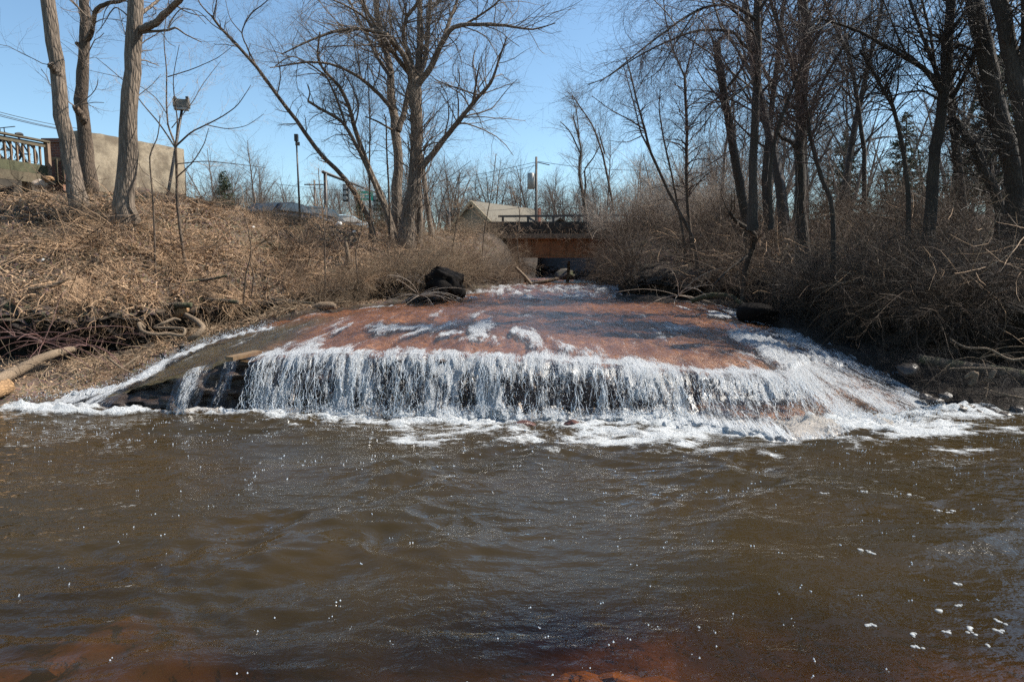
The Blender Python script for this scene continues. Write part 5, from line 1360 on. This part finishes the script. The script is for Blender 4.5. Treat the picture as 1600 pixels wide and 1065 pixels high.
a = Acc(); a.bar(onl(0, zt - .10), onl(Ld, zt - .10), .04, .09); pl(a).build('upper_stringer', M['deck_wood'], dk)
a = Acc(); a.bar(onl(0, zb + .12), onl(Ld, zb + .12), .05, .22); pl(a).build('rim_board', M['deck_green'], dk)
a = Acc(); a.bar(onl(0, zb - .12, .12), onl(Ld, zb - .12, .12), .06, .22); pl(a).build('lower_beam', M['deck_wood'], dk)
a = Acc(); a.box(onl(.04, (zt + zb) / 2), (.10, .10, zt - zb + .04)); pl(a).build('post', M['post_wood'], dk)
me_b = None
for i in range(40):
    d_ = .2 + i * .145
    if me_b is None:
        a = Acc(); a.box((0, 0, 0), (.038, .038, zt - zb - .10)); b0 = a.build('baluster', M['post_wood'], dk); me_b = b0.data; b = b0
    else: b = link('baluster', me_b, None, dk)
    p = onl(d_, (zt + zb) / 2, -.04) - off; b.location = Vector([float(v) for v in p])
perp = np.array([dv[1], -dv[0], 0]); perp = perp * (-1 if perp[0] > 0 else 1)
for i in range(20):
    a = Acc(); c0 = np.array([A0[0], A0[1], zb + .22]) + perp * (.08 + i * .145); a.bar(c0, c0 + dv * Ld, .135, .035); pl(a).build('deck_board', M['deck_green'], dk)
a = Acc(); c0 = np.array([A0[0], A0[1], zb - .75]) + perp * 2.0 + dv * -3.2; a.bar(c0, c0 + dv * 10, .3, 1.7); pl(a).build('foundation', M['dark_stone'], dk)
for k in (0.3, 2.6, 5.0):
    a = Acc(); g = onl(k, 0); g = g + perp * .4; zg = gz(g[0], g[1]); a.box((g[0], g[1], (zg + zb) / 2 - .1), (.14, .14, zb - zg + .2)); pl(a).build('support', M['post_wood'], dk)
M['stone_block'] = plain('stone_block', (0.42, 0.33, 0.26), .9, .3, 8, .6, .02)
p = P(62, 288, 16.3); rock('stone_block', 'square stone block under the deck corner', (p[0], p[1], p[2]), (.17, .15, .12), 61, 'stone_block', 'stone')
p = P(74, 279, 16.3); rock('timber_end', 'round sawn timber end resting on the stone block', (p[0], p[1], p[2]), (.10, .2, .09), 62, 'cutwood', 'timber')

def bicycle(label, loc, rz, frame_mat, sc=1.0, lean=.1):
    r0 = empty('bicycle', loc, rz); r0.scale = (sc, sc, sc); r0.rotation_euler = (lean, 0, rz); tag(r0, label, 'bicycle')
    for sx in (-.52, .52):
        a = Acc(); a.torus((0, 0, 0), .32, .034, 'y', 28, 6); w = a.build('wheel', M['tyre'], r0, True); w.location = (sx, 0, .34)
        a = Acc()
        for k in range(12):
            an = k * pi / 6; a.bar((0, 0, 0), (.31 * math.cos(an), 0, .31 * math.sin(an)), .004, .004)
        a.tube([(0, -.05, 0), (0, .05, 0)], .02, 8); a.build('spokes', M['galv'], w)
    a = Acc(); j = dict(bb=(-.08, 0, .3), st=(-.2, 0, .78), hd=(.36, 0, .82), hb=(.39, 0, .68), ra=(-.52, 0, .34), fa=(.52, 0, .34))
    for u, v in (('bb', 'st'), ('st', 'hd'), ('bb', 'hb'), ('ra', 'bb'), ('ra', 'st'), ('hb', 'fa'), ('hd', 'hb')): a.tube([j[u], j[v]], .024, 7)
    a.build('frame', M[frame_mat], r0, True)
    a = Acc(); a.tube([(-.33, 0, .88), (-.2, 0, .89), (-.06, 0, .87)], [.06, .05, .018], 8, 8); a.tube([(-.2, 0, .76), (-.2, 0, .88)], .013, 6); a.build('saddle', M['tyre'], r0, True)
    a = Acc(); a.tube([(.36, 0, .8), (.35, 0, .95)], .014, 6); a.tube([(.27, -.28, .98), (.35, -.14, .96), (.35, .14, .96), (.27, .28, .98)], .013, 6, 10); a.build('handlebar', M['tyre'], r0, True)
    a = Acc(); a.torus((-.08, 0, .3), .09, .012, 'y', 16, 5); a.tube([(-.08, -.1, .3), (-.0, -.1, .15)], .012, 6); a.tube([(-.08, .1, .3), (-.16, .1, .45)], .012, 6); a.build('crank', M['tyre'], r0, True)
M['tyre'] = plain('black_rubber', (0.015, 0.015, 0.016), .6, .1, 3, 0)
M['frame_blue'] = plain('frame_blue', (0.02, 0.03, 0.07), .3, .1, 3, 0)
M['frame_white'] = plain('frame_white', (0.6, 0.6, 0.58), .3, .1, 3, 0)
ang_ = math.atan2(dv[1], dv[0])
for i, (d_, sd_, lab_, fm, da) in enumerate([(.55, .30, 'dark bicycle leaning nearest the deck post', 'frame_blue', .25), (1.15, .38, 'dark bicycle in the middle of the three on the deck', 'tyre', -.2), (1.85, .3, 'dark blue bicycle furthest from the deck post', 'frame_blue', .1)]):
    c = np.array([A0[0], A0[1], zb + .24]) + dv * d_ + perp * sd_; bicycle(lab_, [float(v) for v in c], ang_ + da, fm, .80)

# low fence section right of the deck
fe = empty('wooden_fence', P(82, 290, 17.6)); tag(fe, 'short run of wooden fence between the deck and the leaning trunk', 'fence'); fo_ = P(82, 290, 17.6)
ztf = P(82, 248, 17.6)[2]; zbf = P(82, 284, 17.6)[2]; B1 = fo_ + np.array([.9, .35, 0])
for (zz, nm) in ((ztf, 'top_rail'), (zbf, 'bottom_rail')):
    a = Acc(); a.bar(np.array([fo_[0], fo_[1], zz]) - fo_, np.array([B1[0], B1[1], zz - .05]) - fo_, .05, .09); a.build(nm, M['deck_wood'], fe)
for i in range(8):
    f = i / 7; c = fo_ * (1 - f) + B1 * f - fo_; a = Acc(); a.box((c[0], c[1] - .045, (ztf + zbf) / 2 - fo_[2]), (.05, .03, ztf - zbf)); a.build('picket', M['deck_wood'], fe)
# brick pillar
t = NT('brick'); v = t.coord(); bk = t.n('TexBrick', Vector=t.n('Mapping', Vector=v, Rotation=(math.radians(90), 0, 0)).outputs[0], Color1=(.20, .07, .04, 1), Color2=(.13, .05, .035, 1), Mortar=(.2, .17, .14, 1), Scale=4.0)
bk.inputs['Mortar Size'].default_value = .015
M['brick'] = t.done(t.bsdf(bk.outputs[0], .9))
bp = empty('brick_pillar', P(94, 290, 18)); tag(bp, 'red brick pillar behind the leaning pale trunk', 'pillar')
za = P(94, 220, 18)[2] - P(94, 290, 18)[2]
a = Acc(); a.box((0, 0, za / 2 - .2), (.42, .42, za + .3)); a.build('shaft', M['brick'], bp)
a = Acc(); a.box((0, 0, za - .03), (.5, .5, .10)); a.build('cap', M['brick'], bp)

# concrete wall
t = NT('plaster'); v = t.coord(); n1 = t.noise(v, 2.2, 5, .6); n2 = t.noise(v, 14, 5, .6)
c = t.mix(t.ramp(n1, [(.42, 0.), (.58, 1.)]), (.34, .28, .20), (.17, .135, .095)); c = t.mix(t.ramp(n2, [(.45, 0.), (.7, .4)]), c, (.15, .12, .09))
M['plaster'] = t.done(t.bsdf(c, .95, t.bump(n2, .4, .02)))
w0 = P(122, 200, 16.8); w1 = P(287, 232, 19.4); zt2 = P(140, 205, 17)[2]
cw = empty('concrete_wall', (w0[0], w0[1], 3.2)); tag(cw, 'blotchy beige concrete wall behind the left trunks', 'wall')
nseg = 16; top = []; r = np.random.default_rng(4)
dirw = (w1 - w0) * np.array([1, 1, 0]); nw = nrm(np.array([dirw[1], -dirw[0], 0])); V = []; 
for i in range(nseg + 1):
    f = i / nseg; b = w0 + dirw * f; z1 = zt2 - .02 * r.random() 
    for (o_, zz) in ((0, 3.0), (0, z1), (-.3, z1), (-.3, 3.0)): V.append(np.array([b[0], b[1], zz]) + nw * o_ - np.array([w0[0], w0[1], 3.2]))
Q = []
for i in range(nseg):
    for k in range(4): Q.append((i * 4 + k, i * 4 + (k + 1) % 4, (i + 1) * 4 + (k + 1) % 4, (i + 1) * 4 + k))
Q += [(0, 1, 2, 3), (nseg * 4 + 3, nseg * 4 + 2, nseg * 4 + 1, nseg * 4)]
a = Acc(); a.add(V, Q); a.build('wall_face', M['plaster'], cw)
# wires top left
M['wire'] = plain('wire', (.02, .02, .022), .6, .1, 2, 0)
def wire(label, p0, p1, sag, r=.012):
    f = np.linspace(0, 1, 24)[:, None]; pp = p0 * (1 - f) + p1 * f; pp[:, 2] -= (sag * 4 * f * (1 - f))[:, 0]
    a = Acc(); a.tube(pp - p0, r, 4); o = a.build('overhead_wire', M['wire']); o.location = Vector([float(v) for v in p0]); tag(o, label, 'wire')
for i, (y0, y1) in enumerate([(166, 190), (169, 195), (172, 196)]):
    wire(['top wire of the three crossing the sky above the deck', 'middle wire of the three crossing the sky above the deck', 'lowest wire of the three crossing the sky above the deck'][i], P(-60, y0 - 8, 24), P(130, y1 + 12, 30), .1)
# floodlight on leaning pole, slim light pole
M['black_metal'] = plain('black_metal', (.03, .027, .025), .5, .2, 5, 0)
M['lamp_grey'] = plain('lamp_grey', (.14, .13, .11), .6, .3, 9, .2)
b = P(262, 305, 16); tp = P(284, 172, 16); fl = empty('floodlight_pole', (b[0], b[1], gz(b[0], b[1]))); o_ = np.array([b[0], b[1], gz(b[0], b[1])])
tag(fl, 'rusty leaning pole with an old boxy floodlight on top', 'light pole')
a = Acc(); a.tube([b - o_ + np.array([0, 0, -.6]), b - o_, tp - o_], [.035, .035, .028], 8); a.build('pole', M['black_metal'], fl, True)
a = Acc(); a.box(tp - o_ + np.array([.0, 0, .14]), (.34, .2, .17), .3); hb_ = a.build('lamp_head', M['lamp_grey'], fl)
a = Acc(); a.box(tp - o_ + np.array([.0, -.02, .02]), (.30, .16, .05), .3); a.build('lens', M['galv'], hb_)
a = Acc(); a.box(tp - o_ + np.array([-.14, 0, .25]), (.06, .2, .06), .3); a.box(tp - o_ + np.array([.14, 0, .25]), (.06, .2, .06), .3); a.build('bracket', M['black_metal'], fl)
b = P(469, 342, 20.5); tp = P(463, 218, 20.5); o_ = np.array([b[0], b[1], gz(b[0], b[1])]); lp = empty('lamp_post', o_); tag(lp, 'slim dark pole with a small head left of the leaning trunk', 'light pole')
a = Acc(); a.tube([b - o_ + np.array([0, 0, -.4]), tp - o_], [.035, .022], 8); a.build('pole', M['black_metal'], lp, True)
a = Acc(); a.box(tp - o_ + np.array([0, 0, .05]), (.10, .10, .2)); a.box(tp - o_ + np.array([.03, 0, -.12]), (.12, .06, .10), .5); a.build('lamp_head', M['black_metal'], lp)

# ------------------------------------------------------------------ traffic signals
M['sign_green'] = plain('sign_green', (.01, .42, .26), .4, .05, 3, 0)
M['white_paint'] = plain('white_paint', (.8, .8, .8), .4, .03, 3, 0)
M['sig_black'] = plain('signal_black', (.02, .02, .02), .5, .1, 3, 0)
M['lens_dark'] = plain('lens_dark', (.05, .012, .01), .2, .1, 3, 0)
mp = P(508, 270, 40); mb = np.array([mp[0], mp[1], 3.3]); ts = empty('traffic_signal', mb); tag(ts, 'dark mast arm over the road carrying signals and a green sign', 'traffic signal')
ae = P(592, 303, 40); ae_y = 40 * (mp[2] - CAM_Z) / (ae[2] - CAM_Z); ae = P(592, 303, ae_y); ae[2] = mp[2]
a = Acc(); a.tube([(0, 0, -.3), (0, 0, mp[2] - mb[2])], [.13, .10], 10); a.build('pole', M['black_metal'], ts, True)
a = Acc(); a.tube([mp - mb + (mp - ae) * .03, ae - mb], [.10, .05], 8); a.build('mast_arm', M['black_metal'], ts, True)
def signal(pxx, f):
    c = mp * (1 - f) + ae * f - mb; a = Acc(); a.box(c + np.array([0, -.05, -.75]), (.34, .3, 1.05)); h = a.build('signal_head', M['sig_black'], ts)
    for k in range(3):
        a = Acc(); a.tube([c + np.array([0, -.21, -.42 - k * .33]), c + np.array([0, -.36, -.42 - k * .33])], .13, 10); a.build('visor', M['galv'], h)
    a = Acc(); a.bar(c, c + np.array([0, 0, -.3]), .06, .05); a.build('hanger', M['black_metal'], ts)
signal(530, .33); signal(583, .93)
c = mp * (1 - .70) + ae * .70 - mb
a = Acc(); a.box(c + np.array([0, -.12, -.50]), (1.05, .04, .62), .15); sg = a.build('street_sign', M['sign_green'], ts)
sg['label'] = 'green street name sign with pale lettering'
a = Acc()
rr = np.random.default_rng(2); ca, sa = math.cos(.15), math.sin(.15)
for row in range(2):
    x_ = -.42
    while x_ < .38:
        w_ = rr.uniform(.04, .10); q_ = np.array([(x_ + w_ / 2) * ca, (x_ + w_ / 2) * sa, 0]); a.box(c + np.array([0, -.145, -.40 - row * .2]) + q_, (w_, .01, .10), .15); x_ += w_ + .03
a.build('lettering', M['white_paint'], sg)

# ------------------------------------------------------------------ utility poles and wires
def upole(px, ytop, Yv, wpx, label, trans=False, arm=False):
    tp = P(px, ytop, Yv); o_ = np.array([tp[0], tp[1], 3.3]); e = empty('utility_pole', o_); tag(e, label, 'utility pole'); r_ = wpx * Yv / F / 2
    a = Acc(); a.tube([(0, 0, -.4), (0, 0, tp[2] - 3.3)], [r_ * 1.15, r_ * .85], 10); a.build('pole', M['pole_wood'], e, True)
    if trans:
        a = Acc(); h = P(px - 8, 283, Yv) - o_; a.tube([h + np.array([0, 0, -.75]), h + np.array([0, 0, -.7]), h + np.array([0, 0, .7]), h + np.array([0, 0, .78])], [.3, .38, .38, .28], 12); a.build('transformer', M['galv'], e, True)
        a = Acc(); h = P(px + 3, 253, Yv) - o_; a.bar((0, 0, h[2]), (1.3, 0, h[2] - .3), .08, .08); a.build('bracket', M['pole_wood'], e)
    if arm:
        a = Acc(); a.bar((-1.1, 0, tp[2] - 3.3 - .5), (1.1, 0, tp[2] - 3.3 - .5), .1, .12); a.build('crossarm', M['pole_wood'], e)
    return tp
upole(838, 245, 68, 4.2, 'tall utility pole with a grey transformer behind the bridge', True)
upole(491, 281, 75, 3.0, 'pale utility pole with crossarm beyond the traffic signals', arm=True)
upole(702, 322, 60, 3.4, 'short pole with a crossarm left of the gabled house', arm=True)
upole(1325, 224, 45, 4, 'thin straight pole seen in the gap of the right woods')
for i, (q0, q1, lab_) in enumerate([((838, 253, 68), (560, 295, 95), 'upper wire running left from the transformer pole'), ((841, 252, 68), (1100, 262, 62), 'upper wire running right from the transformer pole'), ((838, 258, 68), (600, 300, 95), 'second wire running left from the transformer pole'),
                                    ((838, 316, 68), (1250, 318, 62), 'lower wire running right past the bridge'), ((838, 320, 68), (1250, 322, 62), 'lowest wire running right past the bridge'), ((838, 318, 68), (700, 322, 60), 'lower wire crossing in front of the gabled house'),
                                    ((400, 283, 75), (700, 300, 80), 'wire behind the traffic signals'), ((300, 310, 75), (640, 292, 80), 'low wire crossing the left treeline'), ((1200, 238, 30), (1420, 222, 26), 'cable sloping through the gap of the right woods')]):
    wire(lab_, P(*q0), P(*q1), .5, .022 if q0[2] > 40 else .012)

# ------------------------------------------------------------------ house
M['siding'] = plain('siding', (.24, .215, .155), .9, .12, 2, 0)
M['shingle'] = plain('shingle', (.12, .105, .08), .9, .2, 5, .2)
M['trim_tan'] = plain('trim_tan', (.42, .33, .20), .8, .1, 3, 0)
M['porch_green'] = plain('porch_green', (.05, .10, .07), .7, .2, 3, 0)
M['window_dark'] = plain('window_dark', (.03, .04, .045), .1, .2, 2, 0)
H0 = P(740, 330, 85); zr = P(740, 316, 85)[2]; ho = np.array([H0[0], H0[1], 3.3]); hs = empty('gabled_house', ho, math.radians(-35)); tag(hs, 'olive grey house with a gabled roof and brick chimney behind the bridge', 'house')
hr = zr - 3.3; he = hr - 3.4; hw = 3.9; Lh = 13.0
a = Acc(); a.add([(-hw, 0, 0), (hw, 0, 0), (hw, 0, he), (0, 0, hr - .1), (-hw, 0, he), (-hw, Lh, 0), (hw, Lh, 0), (hw, Lh, he), (0, Lh, hr - .1), (-hw, Lh, he)],
                 [(1, 6, 7, 2), (5, 0, 4, 9), (0, 1, 2, 4), (6, 5, 9, 7)], [(2, 3, 4), (7, 9, 8)]); a.build('wall', M['siding'], hs)
a = Acc()
for sx in (-1, 1):
    e0 = np.array([sx * (hw + .5), -.5, he - .42]); r0_ = np.array([0, -.5, hr]); V = [e0, r0_, r0_ + (0, Lh + 1, 0), e0 + (0, Lh + 1, 0)]; V = V + [v + np.array([0, 0, .16]) for v in V]
    a.add(V, [(0, 1, 2, 3), (4, 7, 6, 5), (0, 4, 5, 1), (1, 5, 6, 2), (2, 6, 7, 3), (3, 7, 4, 0)])
rf = a.build('roof', M['shingle'], hs)
a = Acc(); a.box((2.6, 10.5, hr - 1.6), (.6, .6, 3.0)); a.build('chimney', M['brick'], rf)
a = Acc(); 
for sx in (-1, 1): a.bar((sx * (hw + .5), -.56, he - .38), (0, -.56, hr + .04), .08, .34)
a.build('rake_board', M['trim_tan'], hs)
a = Acc(); a.box((0, -1.2, he - 1.2), (7.4, 2.2, .25)); a.box((-3.2, -1.2, he - 2.6), (.3, 2.0, 2.6)); a.box((3.2, -1.2, he - 2.6), (.3, 2.0, 2.6)); a.build('porch', M['porch_green'], hs)
for sx in (-1.6, 1.6):
    a = Acc(); a.box((sx, -.03, he - 2.4), (1.1, .08, 1.4)); w = a.build('window', M['trim_tan'], hs); a = Acc(); a.box((sx, -.09, he - 2.4), (.9, .04, 1.2)); a.build('pane', M['window_dark'], w)
# small outbuilding roof near the bridge
g0 = P(868, 352, 60); sh_ = empty('shed', (g0[0], g0[1], 3.3), .3); tag(sh_, 'small pale gabled shed peeking over the left end of the bridge', 'shed'); hz = P(868, 342, 60)[2] - 3.3
a = Acc(); a.box((0, 0, (hz - .6) / 2), (1.7, 2, hz - .6)); a.build('wall', M['trim_tan'], sh_)
a = Acc()
for sx in (-1, 1):
    V = [np.array(v) for v in ((sx * 1.1, -1.2, hz - .75), (0, -1.2, hz), (0, 1.2, hz), (sx * 1.1, 1.2, hz - .75))]; V += [v + np.array([0, 0, .08]) for v in V]
    a.add(V, [(0, 1, 2, 3), (4, 7, 6, 5), (0, 4, 5, 1), (1, 5, 6, 2), (2, 6, 7, 3), (3, 7, 4, 0)])
a.build('roof', M['shingle'], sh_)

# ------------------------------------------------------------------ cars
def car(label, loc, rz, color, kind='sedan'):
    paint = NT('paint_' + label[:6]); pm = paint.done(paint.bsdf(color, .25, None, Metallic=.3))
    r0 = empty('parked_car', loc, rz); tag(r0, label, 'car')
    # side profile x,z with half width
    prof = [(-2.2, .35, .78), (-2.25, .75, .82), (-2.0, .95, .82), (-1.3, 1.0, .80), (-.75, 1.38, .62), (-.1, 1.46, .62), (.6, 1.40, .62), (1.15, 1.0, .80), (2.0, .86, .80), (2.25, .62, .78), (2.2, .33, .76)]
    if kind == 'suv': prof = [(-2.2, .4, .8), (-2.25, .85, .84), (-2.15, 1.05, .82), (-1.9, 1.5, .68), (-1.4, 1.68, .66), (0, 1.72, .66), (.7, 1.62, .66), (1.15, 1.12, .82), (2.0, 1.0, .82), (2.22, .7, .8), (2.2, .38, .78)]
    V = []; n = len(prof)
    for sy in (-1, 1):
        for (x_, z_, w_) in prof: V.append((x_, sy * w_ * 1.05, z_))
    for sy in (-1, 1):
        for (x_, z_, w_) in prof: V.append((x_, sy * .84, min(z_, .9)))
    Q = [(i, i + 1, n + i + 1, n + i) for i in range(n - 1)] + [(0, n, 2 * n - 1, n - 1)]
    Q += [(2 * n + i, 2 * n + i + 1, i + 1, i) for i in range(n - 1)] + [(3 * n + i + 1, 3 * n + i, n + i, n + i + 1) for i in range(n - 1)]
    T_ = []
    a = Acc(); a.add(V, Q); 
    fl_ = list(range(2 * n, 3 * n)); me_ = a.build('body', pm, r0)
    a = Acc(); a.box((0, -.845, .62), (4.3, .02, .52)); a.box((0, .845, .62), (4.3, .02, .52)); a.build('side_panel', pm, r0)
    i0, i1 = 3, 7
    for sy in (-1, 1):
        a = Acc(); pts = [prof[k] for k in range(i0, i1 + 1)]; c_ = np.mean([(x_, z_) for x_, z_, _ in pts], 0); VV = []
        for (x_, z_, w_) in pts: VV.append((c_[0] + (x_ - c_[0]) * .82, sy * (w_ * 1.05 + .02), c_[1] + (z_ - c_[1]) * .72 + .02))
        a.add(VV, None, [(0, k, k + 1) for k in range(1, len(VV) - 1)]); a.build('side_window', M['window_dark'], r0)
    for (ia, ib, nm) in ((3, 4, 'rear_window'), (6, 7, 'windscreen')):
        pa_, pb_ = prof[ia], prof[ib]; a = Acc(); VV = [(pa_[0] * .97 + pb_[0] * .03, s_ * pa_[2] * .88, pa_[1] + .04) for s_ in (-1, 1)] + [(pb_[0], s_ * pb_[2] * .9, pb_[1] + .01) for s_ in (1, -1)]
        VV = [(x_ + (.03 if ia > 4 else -.03), y_, z_) for x_, y_, z_ in VV]; a.add(VV, [(0, 1, 2, 3)]); a.build(nm, M['window_dark'], r0)
    for sx in (-1.35, 1.38):
        for sy in (-.78, .78):
            a = Acc(); a.torus((0, 0, 0), .25, .09, 'y', 20, 6); w = a.build('wheel', M['tyre'], r0, True); w.location = (sx, sy, .33)
            a = Acc(); a.tube([(0, -.06, 0), (0, .06, 0)], .19, 14); a.build('rim', M['galv'], w)
    for sy in (-.6, .6):
        a = Acc(); a.box((2.24, sy, .68), (.06, .3, .13)); a.build('headlight', M['white_paint'], r0)
        a = Acc(); a.box((-2.26, sy, .78), (.05, .3, .13)); a.build('tail_light', M['lens_dark'], r0)
def carz(px, ytop, Yv, h): return P(px, ytop, Yv)[2] - h
for (lab_, px, yt, Yv, rz, colr, kd) in [('black car parked at the crest left of the slim pole', 438, 317, 27, 1.2, (.008, .008, .01), 'sedan'), ('blue grey car parked just right of the black one', 487, 324, 31, .95, (.05, .085, .11), 'suv'),
                                     ('pale blue car lower down the road below the traffic signals', 527, 336, 36, .85, (.16, .24, .29), 'sedan'), ('white car farthest right of the parked cars', 550, 346, 40, .8, (.35, .35, .35), 'sedan')]:
    h_ = 1.72 if kd == 'suv' else 1.46; p = P(px, yt, Yv); car(lab_, (float(p[0]), Yv, float(p[2] - h_)), rz, colr, kd)
print('total', round(time.time() - T0, 1), 'tris', sum(len(m.loops) - 2 * len(m.polygons) for m in bpy.data.meshes))
